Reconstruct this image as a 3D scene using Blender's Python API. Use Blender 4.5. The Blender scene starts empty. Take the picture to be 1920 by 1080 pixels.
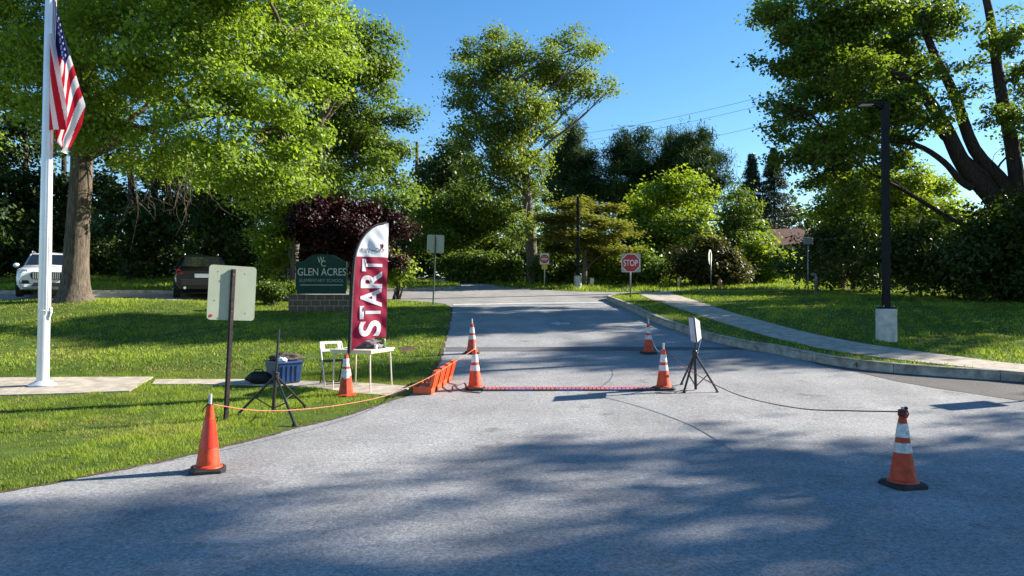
import bpy, bmesh, math, random
import numpy as np
from mathutils import Vector, Matrix, noise as mnoise
from mathutils.geometry import delaunay_2d_cdt
R = math.radians
S = bpy.context.scene
COL = S.collection
# ------------------------------------------------------------------ camera, sky, sun, exposure
F, HY, CH = 1400.0, 555.0, 1.92            # focal length (px of the 1920 frame), horizon row, eye height
PITCH = math.atan((HY - 540) / F)
cam = bpy.data.cameras.new('camera'); camo = bpy.data.objects.new('camera', cam); COL.objects.link(camo)
cam.sensor_fit = 'HORIZONTAL'; cam.sensor_width = 36; cam.lens = 36 * F / 1920
cam.clip_start = .05; cam.clip_end = 2000
camo.location = (0, 0, CH); camo.rotation_euler = (math.pi / 2 + PITCH, 0, 0)
S.camera = camo
SUN_AZ, SUN_EL = 72.0, 27.0                # azimuth from +Y towards +X
W = bpy.data.worlds.new('World'); S.world = W; W.use_nodes = True
nt = W.node_tree
sky = nt.nodes.new('ShaderNodeTexSky'); sky.sky_type = 'NISHITA'; sky.sun_disc = False
sky.sun_elevation = R(SUN_EL); sky.sun_rotation = R(SUN_AZ)
sky.altitude = 0; sky.air_density = 1.0; sky.dust_density = 0.15; sky.ozone_density = 3.0
hs = nt.nodes.new('ShaderNodeHueSaturation'); hs.inputs['Saturation'].default_value = 1.25   # the phone's colour response
nt.links.new(sky.outputs[0], hs.inputs['Color']); nt.links.new(hs.outputs[0], nt.nodes['Background'].inputs[0])
nt.nodes['Background'].inputs[1].default_value = 0.075
sun = bpy.data.lights.new('sun', 'SUN'); suno = bpy.data.objects.new('sun', sun); COL.objects.link(suno)
sun.energy = 5.0; sun.angle = R(0.53); sun.color = (1.0, 0.93, 0.82)
sd = Vector((math.sin(R(SUN_AZ)) * math.cos(R(SUN_EL)), math.cos(R(SUN_AZ)) * math.cos(R(SUN_EL)), math.sin(R(SUN_EL))))
suno.rotation_euler = sd.to_track_quat('Z', 'Y').to_euler()
S.view_settings.view_transform = 'Standard'; S.view_settings.look = 'None'
S.view_settings.exposure = 1.5; S.view_settings.gamma = 1.0; S.view_settings.use_curve_mapping = False
S.cycles.max_bounces = 6; S.cycles.diffuse_bounces = 3; S.cycles.glossy_bounces = 2
S.cycles.transmission_bounces = 4; S.cycles.transparent_max_bounces = 6
S.cycles.use_denoising = True

# ------------------------------------------------------------------ terrain and pixel helpers
_ty = np.array([-60, 0, 6, 8.5, 11, 13.4, 16, 18, 22, 26, 30, 34, 40, 50, 60, 80, 120, 400.])
_tz = np.array([-.05, -.02, 0, .01, .09, .22, .38, .53, .93, 1.36, 1.62, 1.86, 2.3, 2.95, 3.4, 3.9, 4.4, 5.])
_gy = np.arange(-60, 400, .25); _gz = np.interp(_gy, _ty, _tz)
_k = np.exp(-.5 * (np.arange(-12, 13) * .25 / 1.0) ** 2); _k /= _k.sum()
_gz = np.convolve(np.pad(_gz, 12, mode='edge'), _k, mode='valid')
def sst(a, b, x):
    t = np.clip((x - a) / (b - a), 0, 1); return t * t * (3 - 2 * t)
def G(x, y):
    return np.interp(y, _gy, _gz) + .40 * sst(-8, -15, x) * sst(18, 26, y)
cp, sp = math.cos(PITCH), math.sin(PITCH)
def ray(px, py):
    u, v = (px - 960) / F, (540 - py) / F
    d = np.array((u, cp - v * sp, sp + v * cp)); return d / d[1]
def at(px, py, D):
    d = ray(px, py) * D; return Vector((d[0], d[1], d[2] + CH))
def gp(px, py, dz=0.0):
    d = ray(px, py); lo = None
    ds = np.arange(2, 150, .1); h = CH + d[2] * ds - (G(d[0] * ds, ds) + dz)
    i = np.argmax(h < 0) if (h < 0).any() else len(ds) - 1
    a = ds[max(i - 1, 0)]; b = ds[i]
    for _ in range(25):
        m = (a + b) / 2
        if CH + d[2] * m - (float(G(d[0] * m, m)) + dz) < 0: b = m
        else: a = m
    return Vector((d[0] * b, b, float(G(d[0] * b, b)) + dz))
def gat(px, D, dz=0.0):
    x = (px - 960) / F * D; return Vector((x, D, float(G(x, D)) + dz))

# ------------------------------------------------------------------ materials
def mat(name, col, rough=.6, metal=0., var=.12, vscale=6., bump=0., bscale=60., spec=.5, col2=None, coat=0.):
    m = bpy.data.materials.new(name); m.use_nodes = True; n = m.node_tree.nodes; l = m.node_tree.links
    b = n['Principled BSDF']; b.inputs['Roughness'].default_value = rough; b.inputs['Metallic'].default_value = metal
    b.inputs['Specular IOR Level'].default_value = spec; b.inputs['Coat Weight'].default_value = coat
    tc = n.new('ShaderNodeTexCoord'); nz = n.new('ShaderNodeTexNoise'); nz.inputs['Scale'].default_value = vscale
    nz.inputs['Detail'].default_value = 5; nz.inputs['Roughness'].default_value = .65
    l.new(tc.outputs['Object'], nz.inputs['Vector'])
    mx = n.new('ShaderNodeMix'); mx.data_type = 'RGBA'
    c2 = col2 if col2 else tuple(max(c * (1 - 2.2 * var), 0) for c in col)
    c1 = col if col2 else tuple(min(c * (1 + var), 1) for c in col)
    mx.inputs['A'].default_value = (*c1, 1); mx.inputs['B'].default_value = (*c2, 1)
    rp = n.new('ShaderNodeMapRange'); rp.inputs['From Min'].default_value = .32; rp.inputs['From Max'].default_value = .68
    l.new(nz.outputs['Fac'], rp.inputs['Value']); l.new(rp.outputs[0], mx.inputs['Factor'])
    l.new(mx.outputs['Result'], b.inputs['Base Color'])
    if bump:
        bn = n.new('ShaderNodeTexNoise'); bn.inputs['Scale'].default_value = bscale; bn.inputs['Detail'].default_value = 4
        l.new(tc.outputs['Object'], bn.inputs['Vector'])
        bp = n.new('ShaderNodeBump'); bp.inputs['Strength'].default_value = bump; bp.inputs['Distance'].default_value = .02
        l.new(bn.outputs['Fac'], bp.inputs['Height']); l.new(bp.outputs['Normal'], b.inputs['Normal'])
    return m
def leaf_mat(name, dark, light, trans=.35, rough=.5, spec=.35, tcol=None):
    m = bpy.data.materials.new(name); m.use_nodes = True; n = m.node_tree.nodes; l = m.node_tree.links
    b = n['Principled BSDF']; b.inputs['Roughness'].default_value = rough; b.inputs['Specular IOR Level'].default_value = spec
    a = n.new('ShaderNodeAttribute'); a.attribute_name = 'lc'
    mx = n.new('ShaderNodeMix'); mx.data_type = 'RGBA'
    mx.inputs['A'].default_value = (*dark, 1); mx.inputs['B'].default_value = (*light, 1)
    l.new(a.outputs['Fac'], mx.inputs['Factor']); l.new(mx.outputs['Result'], b.inputs['Base Color'])
    t = n.new('ShaderNodeBsdfTranslucent')
    hs = n.new('ShaderNodeMix'); hs.data_type = 'RGBA'; hs.blend_type = 'MULTIPLY'; hs.inputs['Factor'].default_value = 1
    l.new(mx.outputs['Result'], hs.inputs['A']); hs.inputs['B'].default_value = (*(tcol or (1.7, 1.6, .7)), 1)
    l.new(hs.outputs['Result'], t.inputs['Color'])
    ms = n.new('ShaderNodeMixShader'); ms.inputs['Fac'].default_value = trans
    l.new(b.outputs[0], ms.inputs[1]); l.new(t.outputs[0], ms.inputs[2])
    l.new(ms.outputs[0], n['Material Output'].inputs['Surface'])
    return m
def asphalt(name, c1, c2, speck, tone=1.0):
    m = bpy.data.materials.new(name); m.use_nodes = True; n = m.node_tree.nodes; l = m.node_tree.links
    b = n['Principled BSDF']; b.inputs['Roughness'].default_value = .85; b.inputs['Specular IOR Level'].default_value = .25
    tc = n.new('ShaderNodeTexCoord')
    big = n.new('ShaderNodeTexNoise'); big.inputs['Scale'].default_value = .8; big.inputs['Detail'].default_value = 9
    big.inputs['Roughness'].default_value = .6
    fine = n.new('ShaderNodeTexVoronoi'); fine.inputs['Scale'].default_value = 75
    fin2 = n.new('ShaderNodeTexNoise'); fin2.inputs['Scale'].default_value = 24; fin2.inputs['Detail'].default_value = 3
    for x in (big, fine, fin2): l.new(tc.outputs['Object'], x.inputs['Vector'])
    mx = n.new('ShaderNodeMix'); mx.data_type = 'RGBA'; mx.inputs['A'].default_value = (*c1, 1); mx.inputs['B'].default_value = (*c2, 1)
    rp = n.new('ShaderNodeMapRange'); rp.inputs['From Min'].default_value = .35; rp.inputs['From Max'].default_value = .65
    l.new(big.outputs['Fac'], rp.inputs['Value']); l.new(rp.outputs[0], mx.inputs['Factor'])
    mp_ = n.new('ShaderNodeMapping'); mp_.inputs['Scale'].default_value = (.9, .07, 1); l.new(tc.outputs['Object'], mp_.inputs['Vector'])
    ln = n.new('ShaderNodeTexNoise'); ln.inputs['Scale'].default_value = 1.0; ln.inputs['Detail'].default_value = 4; l.new(mp_.outputs[0], ln.inputs['Vector'])
    st_ = n.new('ShaderNodeTexNoise'); st_.inputs['Scale'].default_value = 1.9; st_.inputs['Detail'].default_value = 7; l.new(tc.outputs['Object'], st_.inputs['Vector'])
    lr = n.new('ShaderNodeMapRange'); lr.inputs['From Min'].default_value = .35; lr.inputs['From Max'].default_value = .65; lr.inputs['To Min'].default_value = .86; lr.inputs['To Max'].default_value = 1.08; l.new(ln.outputs['Fac'], lr.inputs['Value'])
    sr_ = n.new('ShaderNodeMapRange'); sr_.inputs['From Min'].default_value = .27; sr_.inputs['From Max'].default_value = .36; sr_.inputs['To Min'].default_value = .66; sr_.inputs['To Max'].default_value = 1.0; l.new(st_.outputs['Fac'], sr_.inputs['Value'])
    wear = n.new('ShaderNodeMath'); wear.operation = 'MULTIPLY'; l.new(lr.outputs[0], wear.inputs[0]); l.new(sr_.outputs[0], wear.inputs[1])
    # aggregate: every stone its own brightness
    sv = n.new('ShaderNodeSeparateColor'); l.new(fine.outputs['Color'], sv.inputs[0])
    r2 = n.new('ShaderNodeMapRange'); r2.inputs['To Min'].default_value = 1 - speck; r2.inputs['To Max'].default_value = 1 + speck
    l.new(sv.outputs[0], r2.inputs['Value'])
    r3 = n.new('ShaderNodeMapRange'); r3.inputs['From Min'].default_value = .3; r3.inputs['From Max'].default_value = .7
    r3.inputs['To Min'].default_value = 1 - speck * .7; r3.inputs['To Max'].default_value = 1 + speck * .7
    l.new(fin2.outputs['Fac'], r3.inputs['Value'])
    mu = n.new('ShaderNodeMath'); mu.operation = 'MULTIPLY'; l.new(r2.outputs[0], mu.inputs[0]); l.new(r3.outputs[0], mu.inputs[1])
    # hairline cracks
    wv = n.new('ShaderNodeTexVoronoi'); wv.feature = 'DISTANCE_TO_EDGE'; wv.inputs['Scale'].default_value = .22
    dn = n.new('ShaderNodeTexNoise'); dn.inputs['Scale'].default_value = 1.2; dn.inputs['Detail'].default_value = 5
    l.new(tc.outputs['Object'], dn.inputs['Vector'])
    va = n.new('ShaderNodeMix'); va.data_type = 'RGBA'; va.blend_type = 'ADD'; va.inputs['Factor'].default_value = 1.2
    l.new(tc.outputs['Object'], va.inputs['A']); l.new(dn.outputs['Color'], va.inputs['B']); l.new(va.outputs['Result'], wv.inputs['Vector'])
    cr = n.new('ShaderNodeMapRange'); cr.inputs['From Min'].default_value = .0; cr.inputs['From Max'].default_value = .004
    cr.inputs['To Min'].default_value = .84; cr.inputs['To Max'].default_value = 1
    l.new(wv.outputs['Distance'], cr.inputs['Value'])
    m2 = n.new('ShaderNodeMath'); m2.operation = 'MULTIPLY'; m3 = n.new('ShaderNodeMath'); m3.operation = 'MULTIPLY'; l.new(mu.outputs[0], m3.inputs[0]); l.new(wear.outputs[0], m3.inputs[1]); l.new(m3.outputs[0], m2.inputs[0]); l.new(cr.outputs[0], m2.inputs[1])
    fm = n.new('ShaderNodeMix'); fm.data_type = 'RGBA'; fm.blend_type = 'MULTIPLY'; fm.inputs['Factor'].default_value = 1
    l.new(mx.outputs['Result'], fm.inputs['A']); l.new(m2.outputs[0], fm.inputs['B'])
    l.new(fm.outputs['Result'], b.inputs['Base Color'])
    bp = n.new('ShaderNodeBump'); bp.inputs['Strength'].default_value = .5; bp.inputs['Distance'].default_value = .008
    l.new(mu.outputs[0], bp.inputs['Height']); l.new(bp.outputs['Normal'], b.inputs['Normal'])
    return m
def bark_mat(name, c1, c2, sc=5):
    m = bpy.data.materials.new(name); m.use_nodes = True; n = m.node_tree.nodes; l = m.node_tree.links
    b = n['Principled BSDF']; b.inputs['Roughness'].default_value = .9; b.inputs['Specular IOR Level'].default_value = .15
    tc = n.new('ShaderNodeTexCoord'); mp = n.new('ShaderNodeMapping'); mp.inputs['Scale'].default_value = (1, 1, .16)
    l.new(tc.outputs['Object'], mp.inputs['Vector'])
    v = n.new('ShaderNodeTexNoise'); v.inputs['Scale'].default_value = sc * 3; v.inputs['Detail'].default_value = 7; v.inputs['Roughness'].default_value = .7
    l.new(mp.outputs[0], v.inputs['Vector'])
    rp = n.new('ShaderNodeMapRange'); rp.inputs['From Min'].default_value = .35; rp.inputs['From Max'].default_value = .65
    l.new(v.outputs['Fac'], rp.inputs['Value'])
    mx = n.new('ShaderNodeMix'); mx.data_type = 'RGBA'; mx.inputs['A'].default_value = (*c2, 1); mx.inputs['B'].default_value = (*c1, 1)
    l.new(rp.outputs[0], mx.inputs['Factor']); l.new(mx.outputs['Result'], b.inputs['Base Color'])
    bp = n.new('ShaderNodeBump'); bp.inputs['Strength'].default_value = .9; bp.inputs['Distance'].default_value = .05
    l.new(v.outputs['Fac'], bp.inputs['Height']); l.new(bp.outputs['Normal'], b.inputs['Normal'])
    return m
M = {}
M['asphalt'] = asphalt('driveway_asphalt', (.300, .296, .290), (.225, .222, .220), .30)
M['asphalt2'] = asphalt('street_asphalt', (.30, .285, .265), (.24, .23, .215), .2)
M['asphalt_old'] = asphalt('brown_asphalt', (.120, .110, .102), (.095, .088, .082), .3)
M['joint'] = asphalt('joint_asphalt', (.13, .13, .132), (.10, .10, .105), .25)
M['lawn'] = mat('lawn_soil', (.105, .150, .026), .95, var=.3, vscale=2.6, bump=.8, bscale=45, spec=.1, col2=(.055, .085, .018))
M['soil'] = mat('bare_soil', (.12, .088, .055), .95, var=.3, vscale=14, bump=.6, bscale=60, spec=.1)
M['concrete'] = mat('walk_concrete', (.45, .39, .31), .9, var=.17, vscale=4, bump=.25, bscale=130, spec=.2)
M['kerbstone'] = mat('kerb_concrete', (.37, .345, .295), .9, var=.24, vscale=5, bump=.3, bscale=90, spec=.2)
M['footing'] = mat('footing_concrete', (.55, .53, .48), .9, var=.13, vscale=5, bump=.3, bscale=60, spec=.2)
M['orange'] = mat('cone_orange', (.72, .060, .008), .52, var=.2, vscale=15, bump=.05)
M['orange_dull'] = mat('cone_orange_faded', (.56, .055, .010), .6, var=.18, vscale=12)
M['red_sleeve'] = mat('cone_red_gloss', (.66, .030, .006), .28, var=.10, vscale=14)
M['reflective'] = mat('collar_white', (.74, .74, .74), .35, var=.10, vscale=18, col2=(.52, .51, .49))
M['reflective_dirty'] = mat('collar_white_scuffed', (.72, .72, .70), .45, vscale=24, col2=(.34, .33, .31))
M['black_rubber'] = mat('black_rubber', (.018, .017, .017), .7, var=.3, vscale=10)
M['black_metal'] = mat('black_paint', (.014, .014, .016), .42, var=.2, vscale=12)
M['lamp_black'] = mat('lamp_paint', (.006, .007, .009), .55, var=.2, vscale=3, spec=.18)
M['pvc'] = mat('grey_pipe', (.55, .55, .54), .4, var=.1, vscale=20)
M['rope'] = mat('rope_orange', (.58, .20, .12), .8, var=.2, vscale=60, bump=.4, bscale=200)
M['rope_red'] = mat('rope_dark_red', (.20, .035, .03), .8, var=.25, vscale=60)
M['alu'] = mat('sign_aluminium_lawn_reflection', (.34, .37, .27), .5, metal=.0, var=.06, vscale=2.5)  # matte; green of the lawn mirrored in bare metal is put into the colour
M['steel_brown'] = mat('post_brown', (.055, .034, .028), .6, var=.35, vscale=18)
M['steel_green'] = mat('post_green', (.035, .06, .05), .5, var=.2, vscale=10)
M['steel_grey'] = mat('post_galvanised', (.22, .23, .24), .45, metal=.5, var=.15, vscale=10)
M['pole_white'] = mat('flagpole_silver', (.66, .67, .70), .32, metal=.35, var=.05, vscale=2)
M['white_plastic'] = mat('white_plastic', (.74, .72, .67), .45, var=.06, vscale=8)
M['table_cream'] = mat('table_cream', (.66, .60, .47), .5, var=.07, vscale=8)
M['tote_blue'] = mat('tote_blue', (.014, .055, .17), .4, var=.15, vscale=6)
M['bag_black'] = mat('bag_black', (.012, .012, .014), .75, var=.3, vscale=14, bump=.4, bscale=30)
M['cloth_dark'] = mat('cloth_dark', (.055, .05, .055), .9, vscale=16, col2=(.22, .17, .20), bump=.5, bscale=40)
M['cloth_brown'] = mat('cloth_brown', (.07, .055, .045), .9, var=.3, vscale=12, bump=.5, bscale=30)
M['yellow'] = mat('yellow_plastic', (.75, .55, .03), .5, var=.1)
M['can_green'] = mat('can_green', (.10, .15, .06), .4, var=.1)
M['case_orange'] = mat('case_orange', (.78, .10, .02), .45, var=.1, vscale=8)
M['unit_blue'] = mat('unit_blue', (.02, .05, .25), .35, var=.1)
M['unit_grey'] = mat('unit_grey', (.45, .5, .6), .35, var=.1)
M['sign_green'] = mat('school_sign_green', (.005, .042, .030), .5, var=.12, vscale=4, spec=.2)
M['gold'] = mat('school_sign_letters', (.52, .52, .40), .5, var=.06)
M['grey_letter'] = mat('school_sign_small_letters', (.22, .28, .22), .5, var=.06)
M['block'] = mat('sign_block', (.13, .092, .060), .95, var=.15, vscale=9, bump=.5, bscale=70)
M['mortar'] = mat('sign_mortar', (.36, .32, .26), .95, var=.1, vscale=20)
M['stop_red'] = mat('stop_red', (.46, .012, .016), .4, var=.08)
M['sign_white'] = mat('sign_white', (.78, .78, .76), .45, var=.05)
M['sign_yellow'] = mat('sign_yellow', (.80, .50, .02), .45, var=.05)
M['hydrant'] = mat('hydrant_tan', (.50, .27, .08), .55, var=.15, vscale=12)
M['wood_pole'] = bark_mat('utility_pole_wood', (.16, .085, .055), (.07, .04, .03), 4)
M['wire'] = mat('wire_black', (.012, .012, .014), .6, var=.1)
M['car_white'] = mat('car_white_paint', (.72, .73, .74), .22, var=.03, vscale=2, coat=.6)
M['car_black'] = mat('car_black_paint', (.003, .003, .005), .2, var=.1, vscale=2, coat=.08, spec=.25)
M['glass'] = mat('car_glass', (.012, .016, .018), .06, var=.1, vscale=2, spec=.7)
M['chrome'] = mat('chrome', (.62, .63, .65), .2, metal=.9, var=.03)
M['tyre'] = mat('tyre', (.015, .015, .015), .85, var=.2)
M['lens'] = mat('headlamp_lens', (.42, .45, .48), .1, var=.2, vscale=14, spec=.7)
M['taillight'] = mat('tail_lamp', (.42, .02, .015), .15, var=.15, spec=.7)
M['plate'] = mat('number_plate', (.55, .58, .62), .5, var=.08, vscale=30)
M['roof'] = mat('roof_shingle', (.20, .095, .06), .9, var=.2, vscale=5, bump=.4, bscale=20)
M['siding'] = mat('house_siding', (.48, .42, .34), .8, var=.08, vscale=3)
M['white_trim'] = mat('white_trim', (.7, .68, .62), .6, var=.05)
M['red_flag'] = None
M['oak_bark'] = bark_mat('oak_bark', (.17, .138, .105), (.05, .04, .03), 5)
M['dark_bark'] = bark_mat('dark_bark', (.07, .055, .045), (.02, .017, .014), 5)
M['grey_bark'] = bark_mat('grey_bark', (.20, .17, .135), (.07, .06, .05), 5)
M['dead_twig'] = mat('dead_twig', (.34, .29, .24), .9, var=.2, vscale=6)
L = {}
L['oak'] = leaf_mat('oak_leaf', (.080, .145, .014), (.265, .375, .050), .48)
L['maple'] = leaf_mat('maple_leaf', (.050, .100, .012), (.165, .240, .030), .40)
L['tulip'] = leaf_mat('tulip_leaf', (.060, .110, .016), (.205, .260, .046), .44)
L['purple'] = leaf_mat('purple_leaf', (.010, .0025, .004), (.032, .004, .006), .22, tcol=(2.0, .6, .7))
L['pine'] = leaf_mat('pine_needle', (.018, .042, .014), (.075, .118, .028), .2, rough=.7, spec=.12, tcol=(1.2, 1.3, .8))
L['spruce'] = leaf_mat('spruce_needle', (.014, .032, .016), (.045, .070, .028), .12, tcol=(1.2, 1.3, .8))
L['bright'] = leaf_mat('bright_leaf', (.075, .135, .014), (.250, .330, .034), .45)
L['mid'] = leaf_mat('mid_leaf', (.040, .085, .012), (.140, .205, .026), .38)
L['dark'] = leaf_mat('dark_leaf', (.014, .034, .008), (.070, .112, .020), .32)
L['dogwood'] = leaf_mat('dogwood_leaf', (.085, .110, .024), (.230, .240, .060), .40)
L['brown'] = leaf_mat('bronze_leaf', (.030, .045, .012), (.105, .095, .028), .30)
L['right'] = leaf_mat('lime_leaf', (.040, .086, .012), (.160, .230, .034), .45)
L['grass'] = leaf_mat('grass_blade', (.050, .105, .012), (.300, .370, .052), .38, rough=.6, spec=.2, tcol=(1.4, 1.4, .5))
L['grassdry'] = leaf_mat('dry_blade', (.16, .15, .05), (.33, .27, .12), .3)

# ------------------------------------------------------------------ object helpers
def link(o, parent=None):
    COL.objects.link(o)
    if parent is not None: o.parent = parent
    return o
def tag(o, label=None, cat=None, group=None, kind=None):
    if label: o['label'] = label
    if cat: o['category'] = cat
    if group: o['group'] = group
    if kind: o['kind'] = kind
    return o
def thing(name, label, cat, loc, rz=0, group=None):
    o = bpy.data.objects.new(name, None); o.empty_display_size = .2
    link(o); o.location = loc; o.rotation_euler = (0, 0, rz)
    return tag(o, label, cat, group)
class MB:
    def __init__(s): s.v = []; s.f = []
    def add(s, vs, fs):
        k = len(s.v); s.v += [tuple(p) for p in vs]; s.f += [tuple(i + k for i in f) for f in fs]; return s
    def box(s, c, d, mtx=None):
        x, y, z = d[0] / 2, d[1] / 2, d[2] / 2
        vs = [Vector((a * x, b * y, e * z)) for e in (-1, 1) for b in (-1, 1) for a in (-1, 1)]
        if mtx is not None: vs = [mtx @ v for v in vs]
        vs = [v + Vector(c) for v in vs]
        return s.add(vs, [(0, 2, 3, 1), (4, 5, 7, 6), (0, 1, 5, 4), (1, 3, 7, 5), (3, 2, 6, 7), (2, 0, 4, 6)])
    def tube(s, pts, rad, n=8, cap=True):
        pts = [Vector(p) for p in pts]; k = len(pts)
        if not hasattr(rad, '__len__'): rad = [rad] * k
        vs = []; fs = []; prev = None
        for i, p in enumerate(pts):
            d = (pts[min(i + 1, k - 1)] - pts[max(i - 1, 0)])
            d = d.normalized() if d.length > 1e-9 else Vector((0, 0, 1))
            if prev is None:
                a = d.orthogonal().normalized()
            else:
                a = (prev - d * prev.dot(d)); a = a.normalized() if a.length > 1e-6 else d.orthogonal().normalized()
            prev = a; b = d.cross(a)
            for j in range(n):
                t = 2 * math.pi * j / n; vs.append(p + (a * math.cos(t) + b * math.sin(t)) * rad[i])
        for i in range(k - 1):
            for j in range(n):
                a0 = i * n + j; a1 = i * n + (j + 1) % n
                fs.append((a0, a1, a1 + n, a0 + n))
        if cap: fs += [tuple(range(n - 1, -1, -1)), tuple(range((k - 1) * n, k * n))]
        return s.add(vs, fs)
    def lathe(s, prof, n=24, c=(0, 0, 0), rot=0., cap=True):
        vs = []; fs = []; k = len(prof)
        for r, z in prof:
            for j in range(n):
                t = 2 * math.pi * j / n + rot; vs.append((c[0] + r * math.cos(t), c[1] + r * math.sin(t), c[2] + z))
        for i in range(k - 1):
            for j in range(n):
                a0 = i * n + j; a1 = i * n + (j + 1) % n; fs.append((a0, a1, a1 + n, a0 + n))
        if cap: fs += [tuple(range(n - 1, -1, -1)), tuple(range((k - 1) * n, k * n))]
        return s.add(vs, fs)
    def prism(s, poly, y0, y1):          # outline in x,z extruded along y (front = y0)
        n = len(poly)
        vs = [(x, y0, z) for x, z in poly] + [(x, y1, z) for x, z in poly]
        fs = [tuple(range(n)), tuple(range(2 * n - 1, n - 1, -1))]
        fs += [(i + n, (i + 1) % n + n, (i + 1) % n, i) for i in range(n)]
        return s.add(vs, fs)
    def blob(s, c, r, amp=.2, seed=0, nu=16, nv=10, flat=None):
        vs = []; fs = []
        for i in range(nv + 1):
            ph = math.pi * i / nv
            for j in range(nu):
                t = 2 * math.pi * j / nu
                d = Vector((math.sin(ph) * math.cos(t), math.sin(ph) * math.sin(t), math.cos(ph)))
                k = 1 + amp * (mnoise.noise(d * 2.1 + Vector((seed * 7.3, seed, 1))) + .6 * mnoise.noise(d * 5 + Vector((seed, 3, seed))))
                p = Vector((c[0] + d.x * r[0] * k, c[1] + d.y * r[1] * k, c[2] + d.z * r[2] * k))
                if flat is not None and p.z < flat: p.z = flat
                vs.append(p)
        for i in range(nv):
            for j in range(nu):
                a = i * nu + j; b = i * nu + (j + 1) % nu; fs.append((a, a + nu, b + nu, b))
        return s.add(vs, fs)
    def build(s, name, m, parent=None, smooth=False, loc=None, bevel=0., auto=None):
        me = bpy.data.meshes.new(name); me.from_pydata(s.v, [], s.f)
        bm = bmesh.new(); bm.from_mesh(me); bmesh.ops.recalc_face_normals(bm, faces=bm.faces)
        if bevel:
            es = [e for e in bm.edges if len(e.link_faces) == 2 and e.calc_face_angle(0) > .5]
            bmesh.ops.bevel(bm, geom=es, offset=bevel, segments=2, affect='EDGES', profile=.6)
        bm.to_mesh(me); bm.free()
        me.materials.append(m)
        if smooth:
            me.polygons.foreach_set('use_smooth', [True] * len(me.polygons))
            if auto is not None:
                bm = bmesh.new(); bm.from_mesh(me)
                for e in bm.edges:
                    if len(e.link_faces) == 2 and e.calc_face_angle(0) > auto: e.smooth = False
                bm.to_mesh(me); bm.free()
        o = bpy.data.objects.new(name, me); link(o, parent)
        if loc is not None: o.location = loc
        return o
def np_mesh(name, verts, quads, m, parent=None, attr=None, tri=False):
    k = 3 if tri else 4
    me = bpy.data.meshes.new(name); nv, nf = len(verts), len(quads)
    me.vertices.add(nv); me.vertices.foreach_set('co', np.ascontiguousarray(verts, dtype=np.float32).ravel())
    me.loops.add(nf * k); me.loops.foreach_set('vertex_index', np.ascontiguousarray(quads, dtype=np.int32).ravel())
    me.polygons.add(nf); me.polygons.foreach_set('loop_start', np.arange(nf, dtype=np.int32) * k)
    me.update(calc_edges=True)
    if attr is not None:
        a = me.attributes.new('lc', 'FLOAT', 'FACE'); a.data.foreach_set('value', np.ascontiguousarray(attr, dtype=np.float32))
    me.materials.append(m)
    return link(bpy.data.objects.new(name, me), parent)
def text_mesh(name, s, m, parent, box, y, extr=.004, rot90=False, shear=0., fn=None, bold=0.):
    """flat lettering fitted into box=(x0,x1,z0,z1), standing in the local x-z plane at depth y"""
    c = bpy.data.curves.new(name, 'FONT'); c.body = s; c.extrude = 0; c.shear = shear; c.offset = bold
    o = bpy.data.objects.new(name, c); COL.objects.link(o); bpy.context.view_layer.update()
    me = bpy.data.meshes.new_from_object(o.evaluated_get(bpy.context.evaluated_depsgraph_get()))
    bpy.data.objects.remove(o); bpy.data.curves.remove(c)
    co = np.array([v.co[:] for v in me.vertices])[:, :2]
    if rot90: co = np.stack([-co[:, 1], co[:, 0]], 1)
    mn, mx = co.min(0), co.max(0); t = (co - mn) / (mx - mn)
    X = box[0] + t[:, 0] * (box[1] - box[0]); Z = box[2] + t[:, 1] * (box[3] - box[2])
    for v, x, z in zip(me.vertices, X, Z): v.co = (x, y, z)
    bm = bmesh.new(); bm.from_mesh(me)
    bmesh.ops.triangulate(bm, faces=bm.faces)
    bmesh.ops.recalc_face_normals(bm, faces=bm.faces)
    if fn:
        for _ in range(3):
            es = [e for e in bm.edges if e.calc_length() > .06]
            if es: bmesh.ops.subdivide_edges(bm, edges=es, cuts=1)
        bmesh.ops.triangulate(bm, faces=bm.faces)
        for v in bm.verts: v.co = fn(v.co)
    elif extr:
        g = bmesh.ops.extrude_face_region(bm, geom=bm.faces[:])
        for v in [e for e in g['geom'] if isinstance(e, bmesh.types.BMVert)]: v.co.y -= extr
        bmesh.ops.recalc_face_normals(bm, faces=bm.faces)
    bm.to_mesh(me); bm.free(); me.materials.clear(); me.materials.append(m)
    o = bpy.data.objects.new(name, me); me.name = name
    return link(o, parent)
def smooth_line(pts, n=8):
    pts = [np.array(p, float) for p in pts]; out = []
    P = [2 * pts[0] - pts[1]] + pts + [2 * pts[-1] - pts[-2]]
    for i in range(1, len(P) - 2):
        for t in np.linspace(0, 1, n, endpoint=False):
            a, b, c, d = P[i - 1], P[i], P[i + 1], P[i + 2]
            out.append(.5 * (2 * b + (c - a) * t + (2 * a - 5 * b + 4 * c - d) * t ** 2 + (3 * b - a - 3 * c + d) * t ** 3))
    out.append(pts[-1]); return out
def resample(line, n):
    line = np.array(line); d = np.r_[0, np.cumsum(np.linalg.norm(np.diff(line, axis=0), axis=1))]
    t = np.linspace(0, d[-1], n); return np.stack([np.interp(t, d, line[:, k]) for k in range(line.shape[1])], 1)
def inside(poly, x, y):
    r = np.zeros(len(x), bool); n = len(poly); j = n - 1
    for i in range(n):
        xi, yi = poly[i][:2]; xj, yj = poly[j][:2]
        c = ((yi > y) != (yj > y)); 
        with np.errstate(divide='ignore', invalid='ignore'):
            r ^= c & (x < (xj - xi) * (y - yi) / (yj - yi + 1e-12) + xi)
        j = i
    return r
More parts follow.
